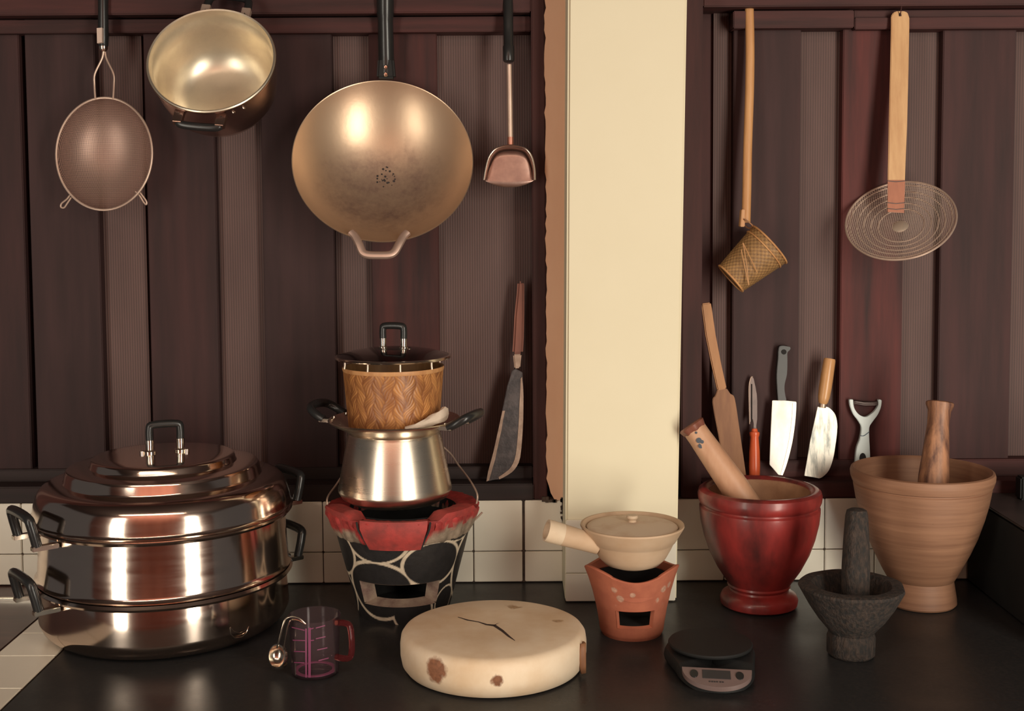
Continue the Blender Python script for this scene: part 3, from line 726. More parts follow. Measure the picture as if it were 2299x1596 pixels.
# ================================================================== small terracotta stove and clay pot
tx, ty = .1835, -.258
root = thing('clay_stove', 'small terracotta charcoal stove with a square fire opening, in front of the cream pillar', 'stove', (tx, ty, 0), zf=1.034)
def tr_(z):
    q = [(0, .0465), (.006, .0495), (.02, .0515), (.04, .0550), (.065, .0610), (.085, .0675), (.100, .0735)]
    for (a0, r0), (a1, r1) in zip(q, q[1:]):
        if z <= a1: return r0+(r1-r0)*(z-a0)/(a1-a0)
    return q[-1][1]
NS2 = 240; Z2 = [i*.1/50 for i in range(51)]
def ttop(th):
    d = (math.degrees(th)+90+180) % 360-180
    return   .0075*(max(0, cos(radians(3*(d-60))))**.7)-.006*max(0, -cos(radians(3*(d-60))))
def tsm(th, r, z): return 0
q0, q1 = radians(-90-31), radians(-90+31); h0, h1 = .0195, .0465
mb = MB(); vs = []; fs = []
for z in Z2:
    for i in range(NS2):
        th = 2*pi*i/NS2; r = tr_(z); zz = z+ttop(th)*max(0, (z-.06)/.04); vs.append((tx+r*cos(th), ty+r*sin(th), zz))
ih = lambda i, j: q0 < ((2*pi*i/NS2+pi) % (2*pi))-pi < q1 and h0 < Z2[j] < h1
for j in range(50):
    for i in range(NS2):
        if not ih(i, j): k = (i+1) % NS2; fs.append((j*NS2+i, j*NS2+k, (j+1)*NS2+k, (j+1)*NS2+i))
o_ = len(vs)
for (dr, dz) in ((-.0015, .0015), (-.006, .001), (-.0075, -.004), (-.011, -.03)):
    for i in range(NS2):
        th = 2*pi*i/NS2; r = tr_(.1)+dr; vs.append((tx+r*cos(th), ty+r*sin(th), .1+dz+ttop(th)))
st = 50*NS2
for a_, b_ in ((st, o_), (o_, o_+NS2), (o_+NS2, o_+2*NS2), (o_+2*NS2, o_+3*NS2)):
    for i in range(NS2): k = (i+1) % NS2; fs.append((a_+i, a_+k, b_+k, b_+i))
mb.add(vs, fs)
def tspot(u, v): return tuple(cyl(u, v, tx, ty, .064)-Vector((tx, ty, 0)))
sp = [(tspot(u, v), r_*1.7, (.64, .36, .25), .7) for u, v, r_ in ((1381, 1322, .0045), (1391, 1345, .0045), (1379, 1365, .004), (1489, 1322, .0045), (1480, 1350, .004), (1493, 1362, .0045), (1500, 1310, .004), (1420, 1335, .003))]
mb.build('body', mat('terracotta_smudged', (.50, .155, .085), (.40, .115, .065), (30, 30, 30), .8, bmp=.15, spots=sp), root)
mb = MB(); R1 = []; R2 = []
hi_ = [i for i in range(NS2) if ih(i, 15)]; hj = [j for j in range(50) if ih(hi_[3], j)]
i0, i1, j0, j1 = min(hi_), max(hi_)+1, min(hj), max(hj)+1
loop = [(i, j0) for i in range(i0, i1+1)]+[(i1, j) for j in range(j0+1, j1+1)]+[(i, j1) for i in range(i1-1, i0-1, -1)]+[(i0, j) for j in range(j1-1, j0, -1)]
for (i, j) in loop+loop[:1]:
    th = 2*pi*i/NS2; r = tr_(Z2[j]); R1.append(Vector((tx+(r+.0008)*cos(th), ty+(r+.0008)*sin(th), Z2[j]))); th2 = radians(270)+(th-radians(270))*.95; R2.append(Vector((tx+(r-.006)*cos(th2), ty+(r-.006)*sin(th2), Z2[j]+(.003 if j == j0 else 0))))
mb.grid([R1, R2]); mb.build('fire_opening', M['terracotta'], root)
lab(drop(MB().lathe([(0, .016), (.042, .017), (.0450, .0195), (.0465, .028), (.048, .038), (.050, .0465), (.053, .06), (.060, .085)], (tx, ty, 0), 180), tx, ty, q0, q1, .0185, .047).build('fire_chamber', M['soot'], root), 'soot black inside')
kx, ky = .1845, -.258
root = thing('clay_saucepan', 'pale unglazed clay saucepan with a stubby side handle, on the small terracotta stove', 'saucepan', (kx, ky, .1), zf=1.034)
MB().lathe([(0, .0995), (.028, .1005), (.043, .106), (.052, .115), (.0595, .128), (.0640, .137), (.0655, .1395), (.0675, .141), (.073, .150), (.0785, .159), (.0805, .1625), (.0800, .1650), (.0770, .1652), (.0735, .161), (.069, .153), (.063, .142), (.058, .13), (.045, .111), (0, .106)], (kx, ky, 0), 128).build('bowl', M['clay'], root)
p0 = pt(1342, 1222, ky-.02); p1 = pt(1272, 1203, ky-.030); p2 = pt(1226, 1190, ky-.036)
MB().tube([p0, p0.lerp(p1, .5), p1, p1.lerp(p2, .25)], [.0150, .0155, .0163, .0165], 32).build('handle', M['clay'], root, raw=True)
d_ = (p2-p1).normalized(); MM = frame_from(d_, (0, 0, 1)); ll = (p2-p1).length
lab(MB().lathe([(0, ll*.55), (.010, ll*.56), (.0125, ll*.8), (.0132, ll*.99), (.0150, ll), (.0168, ll*.985), (.0172, ll*.8), (.0166, ll*.22), (.0160, ll*.18)], p1, 40, M=MM).build('handle_end', M['clayend'], root, raw=True), 'whitish slipped end of the handle')
root = thing('round_lid', 'pale round clay lid with a small knob sunk into the clay saucepan', 'lid', (kx, ky, .158), zf=1.034)
MB().lathe([(0, .1575), (.064, .1575), (.0690, .159), (.0705, .1605), (.069, .1618), (.060, .1628), (.042, .1642), (.02, .1652), (0, .1658), (0, .1575)], (kx, ky, 0), 96).build('disc', mat('toasted_pale_clay', (.70, .55, .41), (.56, .37, .24), (18, 18, 18), .75, lo=.25, hi=.5, bmp=.1), root)
lab(MB().lathe([(0, .165), (.007, .165), (.006, .168), (.0095, .172), (.0085, .1755), (0, .1765)], (kx+.001, ky+.01, 0), 32).build('knob', M['clayend'], root), 'whitish knob')

# ================================================================== dark red mortar
rx_, ry_ = .4075, -.135
root = thing('red_mortar', 'dark red varnished wooden mortar with a pale scraped inside', 'mortar', (rx_, ry_, 0), zf=1.034)
MB().lathe([(0, .001), (.058, .001), (.0625, .004), (.0640, .012), (.061, .019), (.054, .0235), (.0485, .026), (.0475, .029), (.0505, .032), (.052, .034), (.051, .037), (.056, .044), (.069, .063), (.082, .088), (.0905, .112), (.0965, .137), (.0985, .155), (.0985, .161), (.0955, .1635), (.0955, .166), (.0985, .168), (.1005, .173), (.1015, .181), (.0995, .188), (.0945, .1915), (.0880, .1915), (.083, .188), (.0815, .186)], (rx_, ry_, 0), 128).build('outer_wall', M['redlac'], root)
lab(MB().lathe([(.0818, .1868), (.080, .178), (.075, .15), (.064, .115), (.045, .09), (.02, .078), (0, .075)], (rx_, ry_, 0), 96).build('scraped_inside', M['inwood'], root), 'bare tan wood inside')
def pestle(name, label, P0, P1, prof, material, segs=40, flute=0):
    """P0 = lower end, P1 = upper end, prof = [(fraction, radius)]"""
    root = thing(name, label, 'pestle', P0); ax = P1-P0; L_ = ax.length; MM = frame_from(ax, (1, 0, .01))
    pr = [(0, 0)]+[(r, f*L_) for f, r in prof]+[(0, prof[-1][0]*L_)]
    rf = (lambda th, r, z: r*flute*(sin(5*th)+.6*sin(8*th+1))) if flute else None
    MB().lathe(pr, P0, segs, M=MM, rfun=rf).build('shaft', material, root); return root, MM, L_
top = pt(1551, 952, -.13); thru = pt(1660, 1108, -.155); low = thru+(thru-top)*.28
r1, MM, L_ = pestle('wooden_pestle', 'pale wooden pestle leaning to the left in the dark red mortar, stamped near its end', low, top,
  [(0, .012), (.02, .019), (.06, .0225), (.3, .0235), (.6, .0215), (.85, .0195), (.935, .0195)], M['pestlewood'], flute=.01)
ax = (top-low).normalized()
lab(MB().lathe([(.0185, .925*L_), (.0200, .935*L_), (.0215, .965*L_), (.0225, .985*L_), (.020, .998*L_), (0, L_)], low, 40, M=MM, rfun=lambda th, r, z: r*.05*sin(7*th)).build('chipped_end', M['redwood'], r1), 'chipped reddish end')
mb = MB()
for u, v, r_ in ((1568, 987, .0045), (1575, 990, .003), (1572, 999, .0042), (1562, 970, .002)):
    p = pt(u, v, -.13); f = (p-low).dot(ax); cpt = low+ax*f; o_ = ray(u, v).normalized()*-1; o_ = (o_-ax*o_.dot(ax)).normalized()
    side = (p-cpt); side = side-o_*side.dot(o_); h = sqrt(max(0, .0202**2-side.length**2))
    mb.lathe([(0, .0004), (r_, 0)], cpt+side+o_*h, 16, M=frame_from(o_, ax))
lab(mb.build('ink_stamp', M['ink'], r1), 'small dark round ink stamp')

# ================================================================== light brown mortar (right)
lx, ly = .678, -.128
root = thing('brown_mortar', 'tall light brown turned wooden mortar on a narrow foot, right of the dark red mortar', 'mortar', (lx, ly, 0), zf=1.034)
MB().lathe([(0, .001), (.056, .001), (.0585, .004), (.058, .012), (.0535, .038), (.0530, .0415), (.0545, .0425), (.059, .050), (.0665, .064), (.078, .087), (.0895, .114), (.099, .143), (.1055, .168), (.1095, .190), (.1100, .193), (.1085, .1945), (.1085, .196), (.1115, .1975), (.1145, .206), (.1150, .213), (.1135, .2175), (.1100, .219), (.1060, .2165), (.1035, .211), (.098, .185), (.086, .15), (.066, .115), (.04, .095), (0, .088)], (lx, ly, 0), 128).build('body', mat('turned_brown_wood', (.34, .175, .10), (.22, .105, .06), (5, 5, 110), .6, bmp=.2, lo=.3, hi=.7, spots=[(tuple(cyl(2094, 1176, lx, ly, .1)-Vector((lx, ly, 0))), .0028, (.10, .06, .045), .8)]), root)
top = pt(2111, 902, -.12); thru = pt(2096, 1085, -.15); low = thru+(thru-top)*.40
pestle('streaked_pestle', 'dark streaked wooden pestle with a flared top, upright in the light brown mortar', low, top,
  [(0, .015), (.02, .021), (.08, .0245), (.35, .0245), (.55, .0215), (.8, .0175), (.92, .0185), (.97, .0225), (.99, .0225), (1, .020)], M['stripedwood'], flute=.02)

# ================================================================== stone mortar
gx, gy = (1923-1150)*1.735/2700, -2.1+1.737
root = thing('stone_mortar', 'rough dark granite mortar, smallest of the mortars, at the front', 'mortar', (gx, gy, 0), zf=1.034)
MB().lathe([(0, .001), (.032, .001), (.0345, .004), (.0350, .027), (.0335, .031), (.0325, .034), (.036, .039), (.048, .053), (.061, .073), (.0705, .090), (.0755, .0985), (.0745, .102), (.070, .1035), (.0575, .1035), (.0535, .100), (.046, .078), (.03, .060), (0, .055)], (gx, gy, 0), 96, rfun=lambda th, r, z: r*(.012*sin(5*th+z*60)+.01*sin(9*th))).build('bowl', M['granite'], root)
top = pt(1924, 1141, gy+.01); low = pt(1921, 1345, gy-.002); low = low+(low-top)*.06
pestle('stone_pestle', 'thick dark granite pestle upright in the small stone mortar', low, top, [(0, .013), (.03, .0185), (.1, .0205), (.4, .0205), (.7, .0185), (.92, .0165), (.98, .0145), (1, .009)], M['granite'], flute=.02)

# ================================================================== kitchen scale
kx0 = (1611-1150)*1.66/2700; ky0 = -2.1+1.70
root = thing('kitchen_scale', 'flat black digital kitchen scale with a silver display panel, right front', 'scale', (kx0, ky0, 0))
rot = radians(-1.6)
def loc(x, y, z): return Vector((kx0+x*cos(rot)-y*sin(rot), ky0+x*sin(rot)+y*cos(rot), z))
out = []
for i in range(49):
    a_ = pi+pi*i/48; out.append((.0545*cos(a_), -.050+.0535*sin(a_)))
for i in range(49):
    a_ = pi*i/48; out.append((.066*cos(a_), .01+.066*sin(a_)))
mb = MB(); rows = []
for s_, z in ((.94, .002), (.98, .005), (1, .010), (.985, .016), (.95, .021), (.9, .0225), (.0, .0230)):
    rows.append([loc(x*s_, (y+.02)*s_-.02, z-(.012 if (y < -.055 and z > .008) else 0)*min(1, (-.055-y)/.045) if y < -.055 else z) for x, y in out]+[loc(out[0][0]*s_, (out[0][1]+.02)*s_-.02, z)])
mb.grid(rows); mb.build('housing', M['blackmatte'], root)
MB().lathe([(0, .0225), (.03, .0225), (.032, .027), (.056, .0275), (.0595, .029), (.0605, .0315), (.059, .0335), (.054, .0340), (0, .0335)], (kx0, ky0+.003, 0), 96).build('weighing_plate', M['blackmatte'], root)
# display panel: a sloping crescent with a straight upper edge
A = gp(1531, 1500, .0235); B = gp(1688, 1508, .0235); Cc = gp(1612, 1546, .0100)
def panel(fx, fy, h=0): # fx -1..1 along the chord, fy 0..1 to the front
    mid = (A+B)/2; return mid+(B-A)/2*fx+(Cc-mid)*fy+Vector((0, 0, h))
arc = [(-1+2*i/32, 0) for i in range(33)]
bot = [(cos(a_)*(1), sin(a_)**.9) for a_ in [pi*i/32 for i in range(33)]]
outl = [panel(x, max(0, y)) for x, y in bot]
mb = MB(); mb.sheet([p+Vector((0, 0, .0022)) for p in outl], [p-Vector((0, 0, .004)) for p in outl]); pn = lab(mb.build('display_panel', M['greypanel'], root), 'silver grey crescent display panel')
def pquad(name, x0, x1, y0, y1, material, label, parent):
    mb = MB(); q = [panel(x0, y0, .0024), panel(x1, y0, .0024), panel(x1, y1, .0024), panel(x0, y1, .0024)]
    mb.hexa(q, [p+Vector((0, 0, .0006)) for p in q]); return lab(mb.build(name, material, parent), label)
pquad('lcd_screen', -.42, .38, .13, .57, M['lcd'], 'dark rectangular screen', pn)
for x_ in (-.66, .64):
    mb = MB(); cpt = panel(x_, .36, .0022); ex = (panel(x_+.115, .36)-panel(x_, .36)); ey = panel(x_, .56)-panel(x_, .36)
    ring = [cpt+ex*cos(2*pi*i/24)+ey*sin(2*pi*i/24) for i in range(24)]; mb.sheet(ring, [p+Vector((0, 0, .0012)) for p in ring]); lab(mb.build('button', M['black'], pn), 'round black button')
mb = MB()
for i in range(6):
    x0_ = -.25+.07*i+(.02 if i > 3 else 0); q = [panel(x0_, .70, .0024), panel(x0_+.05, .70, .0024), panel(x0_+.05, .76, .0024), panel(x0_, .76, .0024)]; mb.hexa(q, [p+Vector((0, 0, .0003)) for p in q])
lab(mb.build('printed_mark', M['lcd'], pn), 'tiny dark print under the screen')

# ================================================================== dark box at the far right
root = thing('black_box', 'large plain black box partly out of view at the right end of the counter', 'box', (1.0, -.18, 0))
mb = MB(); mb.box(.800, 1.25, -.40, -.012, .001, .153); mb.build('body', M['blackmatte'], root, bevel=.004)
mb = MB(); mb.box(.798, 1.252, -.402, -.012, .153, .157); lab(mb.build('top_edge', mat('worn_dark_edge', (.05, .038, .036), (.035, .03, .028), rough=.4), root, bevel=.001), 'thin worn edge around the top')
mb = MB(); mb.box(.868, 1.25, -.070, -.045, .1572, .197); mb.build('back_panel', M['blackmatte'], root, bevel=.003)

# ================================================================== tools standing on the sill
def lean(v0, Y0, v1, Y1): return lambda v: Y0+(Y1-Y0)*(v-v0)/(v1-v0)
def slab(name, px, Y, t, material, parent, bevel=.001, dy=0.0):
    fr = [pt(u, v, Y(v)+dy) for u, v in px]; bk = [p+Vector((0, t, 0)) for p in fr]
    return MB().sheet(fr, bk).build(name, material, parent, bevel=bevel)
def curve2(px, n=5): return [(p.x, p.y) for p in spline([Vector((a, b, 0)) for a, b in px], n)]
# paddle
Yp = lean(682, .030, 1072, .006)
root = thing('wooden_paddle', 'long flat wooden stirring paddle leaning beside the pillar, leftmost tool on the right sill', 'paddle', pt(1655, 1070, .01))
slab('blade', curve2([(1611, 874), (1606, 888), (1600, 898), (1603, 925), (1612, 972), (1621, 1022), (1628, 1072)], 4)+curve2([(1676, 1072), (1670, 1030), (1660, 960), (1653, 912), (1648, 890), (1640, 884), (1632, 872)], 4), Yp, .006, M['paddlewood'], root)
slab('handle', [(1575, 683), (1580, 681), (1596, 679), (1598, 690), (1607, 752), (1620, 820), (1632, 873), (1611, 877), (1598, 820), (1584, 752)], Yp, .012, mat('paddle_handle_wood', (.52, .25, .10), (.42, .19, .075), (50, 50, 7), .55), root, .002, dy=-.002)
# channel knife with orange handle
Yo = lean(845, .034, 1072, .010)
root = thing('vegetable_corer', 'narrow peeler with a slotted steel blade and an orange plastic handle beside the paddle', 'peeler', pt(1694, 1070, .012))
p0 = pt(1694, 1071, Yo(1071)); p1 = pt(1694, 962, Yo(962)); MM = frame_from(p1-p0, (1, 0, 0)); L_ = (p1-p0).length
lab(MB().lathe([(0, 0), (.0085, 0), (.0095, .004), (.0098, .02), (.0092, .045), (.0080, .06), (.0072, .07), (.0085, .074), (.0090, .077), (.0085, .0795), (.006, .0805), (.0045, L_), (0, L_)], p0, 32, M=MM).build('handle', M['orange'], root), 'orange plastic handle')
mb = MB()
def rail(px, r=.0011): mb.tube(spline([pt(u, v, Yo(v)) for u, v in px], 5), r, 8)
slabpx = [(1683, 950), (1682, 900), (1682, 865), (1684, 850), (1688, 844), (1692, 850), (1696, 868), (1699, 885), (1700, 900), (1700, 940), (1698, 955), (1698, 970), (1692, 972), (1692, 950), (1690, 940)]
f_ = [pt(u, v, Yo(v)+.0015) for u, v in slabpx]; mb.sheet(f_, [p+Vector((0, .0012, 0)) for p in f_])
lab(mb.build('blade', M['darkblade'], root), 'dark slotted blade')
mb = MB(); rail([(1683, 952), (1682, 905), (1682, 866), (1686, 848), (1690, 846)], .0009)
lab(mb.build('blade_edge', M['wire'], root), 'bright left blade edge')
mb = MB(); rail([(1688, 948), (1688, 905), (1688, 862)], .0008)
lab(mb.build('blade_slot', M['soot'], root), 'dark slot in the blade')
# black handled knife
Yk = lean(780, .034, 1072, .004)
root = thing('black_handled_knife', 'broad kitchen knife standing tip down with a black plastic handle', 'knife', pt(1755, 1068, .006))
slab('blade', [(1734, 899), (1760, 899), (1788, 902)]+curve2([(1788, 915), (1786, 940), (1781, 980), (1774, 1014), (1765, 1046), (1757, 1067)], 3)+[(1748, 1066), (1736, 1052), (1728, 1043), (1729, 1010), (1731, 960)], Yk, .0022, M['blade'], root, .0006)
lab(slab('edge', curve2([(1788, 905), (1786, 940), (1781, 980), (1774, 1014), (1765, 1046), (1757, 1067)], 3)+curve2([(1752, 1066), (1758, 1046), (1766, 1014), (1773, 980), (1778, 940), (1780, 905)], 3), Yk, .0008, mat('bright_ground_edge', (.84, .74, .58), (.78, .68, .53), rough=.4, metal=.6), root.children[0] if root.children else root, 0, dy=-.0009), 'bright ground edge')
hp = curve2([(1747, 899), (1745, 870), (1744, 840), (1747, 805), (1748, 785), (1752, 777), (1764, 777), (1775, 780), (1773, 786), (1768, 792), (1768, 810), (1767, 840), (1762, 862), (1762, 880), (1766, 899)], 3)
h_ = lab(slab('handle', hp, Yk, .013, mat('worn_black_plastic', (.024, .022, .022), (.017, .016, .016), rough=.4), root, .003, dy=-.006), 'black plastic handle')
mb = MB(); cpt = pt(1760, 790, Yk(790)-.0064); mb.lathe([(0, .0008), (.0045, .0008), (.0045, 0)], cpt, 16, M=frame_from((0, -1, 0), (1, 0, 0))); mb.build('hanging_hole', M['soot'], h_)
# wood handled knife
Yc = lean(804, .030, 1075, .004)
root = thing('wood_handled_knife', 'wide worn knife with a rounded blade and a glossy light wooden handle', 'knife', pt(1840, 1072, .006))
bl_ = slab('blade', [(1836, 913), (1848, 911), (1861, 915)]+curve2([(1868, 921), (1876, 932), (1880, 952), (1879, 975), (1875, 1005), (1870, 1032), (1861, 1056), (1848, 1070), (1839, 1074)], 3)+[(1825, 1071), (1806, 1068), (1811, 1040), (1820, 985), (1829, 945)], Yc, .002, M['bladeworn'], root, .0005)
p0 = pt(1846, 915, Yc(915)-.001); p1 = pt(1863, 804, Yc(804)-.001); MM = frame_from(p1-p0, (1, 0, 0)); L_ = (p1-p0).length
lab(MB().lathe([(0, 0), (.0055, 0), (.0060, .006), (.0085, .010), (.0102, .018), (.0112, .035), (.0112, .055), (.0105, L_*.95), (.0095, L_*.99), (0, L_)], p0, 40, M=MM).build('handle', M['knifewood'], root), 'glossy light wooden handle')
lab(MB().lathe([(.0063, .0005), (.0066, .002), (.0066, .006), (.0063, .0075)], p0, 32, M=MM).build('ferrule', M['bladeedge'], root), 'dull metal ferrule')
# Y peeler
Yy = lean(896, .030, 1075, .012)
root = thing('y_peeler', 'pale blue plastic peeler with forked arms and a steel blade, behind the light brown mortar', 'peeler', pt(1938, 1072, .012))
outl = curve2([(1907, 897), (1909, 912), (1916, 930), (1927, 945), (1934, 960), (1931, 985), (1924, 1005), (1921, 1030), (1921, 1058), (1928, 1074)], 4)+curve2([(1948, 1074), (1954, 1058), (1954, 1030), (1953, 1005), (1952, 985), (1952, 960), (1960, 946), (1971, 931), (1978, 914), (1980, 898)], 4)+curve2([(1972, 897), (1972, 910), (1964, 923), (1950, 934), (1940, 936), (1928, 930), (1919, 918), (1916, 905), (1916, 897)], 4)
fr = slab('frame', outl, Yy, .009, M['peelblue'], root, .0022)
bq = [pt(1911, 903, Yy(903)+.004), pt(1922, 902, Yy(903)+.002), pt(1940, 905, Yy(903)+.002), pt(1962, 905, Yy(903)+.002), pt(1976, 904, Yy(903)+.004)]
mb = MB(); mb.grid([[p+Vector((0, -.003, -.0032)) for p in bq], [p+Vector((0, .0, -.001)) for p in bq], [p+Vector((0, 0, .001)) for p in bq], [p+Vector((0, .003, .0032)) for p in bq]]); lab(solidify(mb.build('blade', M['darkblade'], root), .0008), 'thin steel blade')
mb = MB(); cpt = pt(1937, 1030, Yy(1030)-.0003); ring = [cpt+Vector((.006*cos(2*pi*i/24), 0, .0105*sin(2*pi*i/24)-(.003 if sin(2*pi*i/24) < 0 else 0))) for i in range(24)]
mb.sheet(ring, [p+Vector((0, .0006, 0)) for p in ring]); lab(mb.build('hanging_hole', M['soot'], fr), 'dark oval hanging hole')
lab(MB().tube(spline([pt(1932, 978, Yy(978)-.0008), pt(1940, 978, Yy(978)-.001), pt(1952, 969, Yy(978)-.0006)], 5), .0006, 6).build('blue_thread', mat('blue_thread', (.10, .16, .22), (.08, .13, .18), rough=.8), fr), 'thin blue thread around the neck')
# machete
Ym = lean(631, .034, 1081, .004)
root = thing('machete', 'old machete with a dark forged blade and reddish wooden handle, leaning left of the pillar', 'machete', pt(1100, 1078, .006))
bp = [(1150, 832), (1158, 828), (1173, 836)]+curve2([(1175, 870), (1175, 910), (1174, 957), (1168, 1026), (1155, 1054), (1137, 1068), (1121, 1076)], 3)+[(1110, 1077), (1092, 1081), (1096, 1058), (1108, 1014), (1128, 920), (1139, 866)]
bl_ = slab('blade', bp, Ym, .004, M['bladedark'], root, .0008)
lab(slab('cutting_edge', curve2([(1172, 846), (1175, 880), (1175, 915), (1174, 957), (1168, 1026), (1155, 1054), (1137, 1068), (1121, 1076)], 3)+curve2([(1119, 1071), (1135, 1060), (1148, 1047), (1158, 1020), (1164, 957), (1166, 912), (1168, 876), (1169, 850)], 3), Ym, .0012, M['bladeedge'], bl_, 0, dy=-.0013), 'lighter ground cutting edge')
lab(slab('spine', [(1128, 922), (1134, 922), (1129, 945), (1126, 965), (1116, 1010), (1112, 1030), (1098, 1078), (1092, 1081), (1096, 1058), (1108, 1014)], Ym, .0012, M['bladeedge'], bl_, 0, dy=-.0012), 'paler rubbed strip along the spine')
slab('handle', [(1150, 795), (1152, 770), (1155, 710), (1160, 660), (1162, 632), (1174, 631), (1177, 640), (1177, 700), (1176, 760), (1174, 795)], Ym, .017, M['redwood'], root, .004, dy=-.007)
lab(slab('ferrule', [(1152, 796), (1171, 795), (1168, 826), (1155, 828)], Ym, .012, M['bladeedge'], root, .002, dy=-.004), 'grey metal ferrule')

# ================================================================== hanging things
# sieve
Ys = -.0205; sc = pt(234, 345, Ys); sR = (.0825, .0965)
root = thing('mesh_sieve', 'round fine wire mesh sieve with a black handle, hanging at far left', 'sieve', pt(232, -40, .02))
hoop = [sc+Vector((sR[0]*cos(2*pi*i/72), .010*sin(2*pi*i/72), sR[1]*sin(2*pi*i/72))) for i in range(72)]
hp_ = MB().tube(hoop, .0021, 8, closed=True).build('hoop', M['wire'], root)
rows = []; mu = []; mv = []
for j in range(25):
    f = j/24; ph_ = f*pi/2; row = []
    for i in range(97):
        a_ = 2*pi*i/96; k = cos(ph_)*.985; dep = .066*sin(ph_)
        x = sR[0]*k*cos(a_); z = sR[1]*k*sin(a_); row.append(sc+Vector((x, .010*k*sin(a_)+dep*.98, z))); mu.append(x*1.25); mv.append(z*1.1)
    rows.append(row)
mb = MB(); mb.grid(rows, {'mu': mu, 'mv': mv}); mb.build('wire_mesh', wiremesh('fine_wire_gauze', (.56, .38, .31), .0016, .33, .45, .55), root, smooth=60)
mb = MB()
for s_ in (-1, 1):
    u0 = 234+s_*20; mb.tube(spline([pt(u0, 222, Ys+.008), pt(u0+s_*2, 190, Ys+.012), pt(u0+s_*1, 166, Ys+.010), pt(234+s_*6, 134, Ys+.012), pt(234+s_*2, 118, Ys+.013), pt(233, 100, Ys+.012)], 5), .0019, 8)
mb.build('neck_wire', M['wire'], root)
for pts in ([(157, 438), (150, 447), (138, 457), (137, 465), (144, 466), (150, 458), (160, 443)], [(304, 430), (314, 440), (322, 453), (328, 459), (329, 453), (322, 442), (311, 428)]):
    MB().tube(spline([pt(u, v, Ys-.002) for u, v in pts], 5), .0016, 8).build('rest_hook', M['wire'], root)
mb = MB(); p0 = pt(232, 108, Ys+.012); p1 = pt(231, -60, -.0095); MM = frame_from(p1-p0, (1, 0, 0)); L_ = (p1-p0).length
hh = lab(mb.lathe([(0, 0), (.0055, 0), (.0085, .004), (.0092, .02), (.0085, .06), (.009, L_*.9), (.006, L_), (0, L_)], p0, 32, M=MM).build('handle', M['black'], root), 'black plastic handle')
lab(MB().lathe([(0, -.006), (.0045, -.006), (.0078, -.001), (.0078, .003), (0, .004)], p0, 24, M=MM).build('ferrule', M['chrome'], root), 'bright steel ferrule')
q = [pt(217, 63, -.028), pt(229, 62, -.028), pt(229, 95, -.028), pt(218, 97, -.028)]
lab(MB().hexa(q, [p+Vector((0, .008, 0)) for p in q]).build('sticker', M['label'], hh), 'small cream paper sticker')

# hanging pot
Yp_ = -.118; pc = pt(475, 136, Yp_); vdir = (CAM-pc).normalized()
rt = (RGT-vdir*RGT.dot(vdir)).normalized(); up_ = vdir.cross(rt)
a15 = radians(15); nax = vdir*cos(radians(39))+(rt*-sin(a15)+up_*cos(a15))*sin(radians(39)); nax.normalize()
MM = frame_from(nax, rt)
root = thing('hanging_pot', 'shiny round two-handled saucepan tipped open towards us, hanging beside the sieve', 'pot', pt(497, -20, .02))
MB().lathe([(.1005, .0), (.1040, .0008), (.1045, .003), (.1030, .0045), (.1005, .0035), (.0995, -.002), (.0990, -.014), (.0975, -.016), (.0965, -.045), (.090, -.078), (.078, -.100), (.058, -.1115), (0, -.1125)], pc, 128, M=MM).build('inside', M['pan'], root)
lab(MB().lathe([(.1040, .0008), (.1052, .002), (.1050, -.001), (.1015, -.004), (.1005, -.014), (.0990, -.046), (.093, -.080), (.080, -.103), (.059, -.1145), (0, -.1155)], pc, 128, M=MM).build('outside', M['panout'], root), 'duller dark outside')
# handle directions in the rim plane
def rimdir(u, v, c_, n_):
    d = ray(u, v); t_ = (c_-CAM).dot(n_)/d.dot(n_); p = CAM+d*t_; r_ = p-c_; r_.normalize(); return r_
dl = rimdir(447, 250, pc, nax); 
for dd, nm in ((dl, 'lower'), (-dl, 'upper')):
    tg = nax.cross(dd).normalized(); b = pc+dd*.1015-nax*.012; q = []
    for s_, rr in ((-1, 0), (-1, .020), (-.8, .028), (0, .030), (.8, .028), (1, .020), (1, 0)): q.append(b+tg*(.034*s_)+dd*rr*(.62 if nm == 'lower' else 1.5)-nax*rr*.1)
    hd = MB().tube(spline(q, 5), .0066, 10).build('handle', M['black'], root)
    mb = MB()
    for k in (-1, 1): mb.obox(b+tg*(.034*k)+dd*.006, dd, tg, nax, .012, .0075, .006)
    pieces(mb, 'handle_bracket', M['panout'] if nm == 'lower' else M['wire'], hd, 'metal handle bracket', bevel=.001)
mb = MB()
for k in (.052, .070):
    tg = nax.cross(dl).normalized()
    for sg in (1, -1):
        a_ = k/.1*sg; dd = dl*cos(a_)+tg*sin(a_); p = pc+dd*.1008-nax*.014
        if p.x > pc.x-.01: mb.lathe([(0, .003), (.002, .0025), (.0032, 0)], p, 12, M=frame_from(dd, nax))
pieces(mb, 'rivet', M['chrome'], root, 'bright rivet')

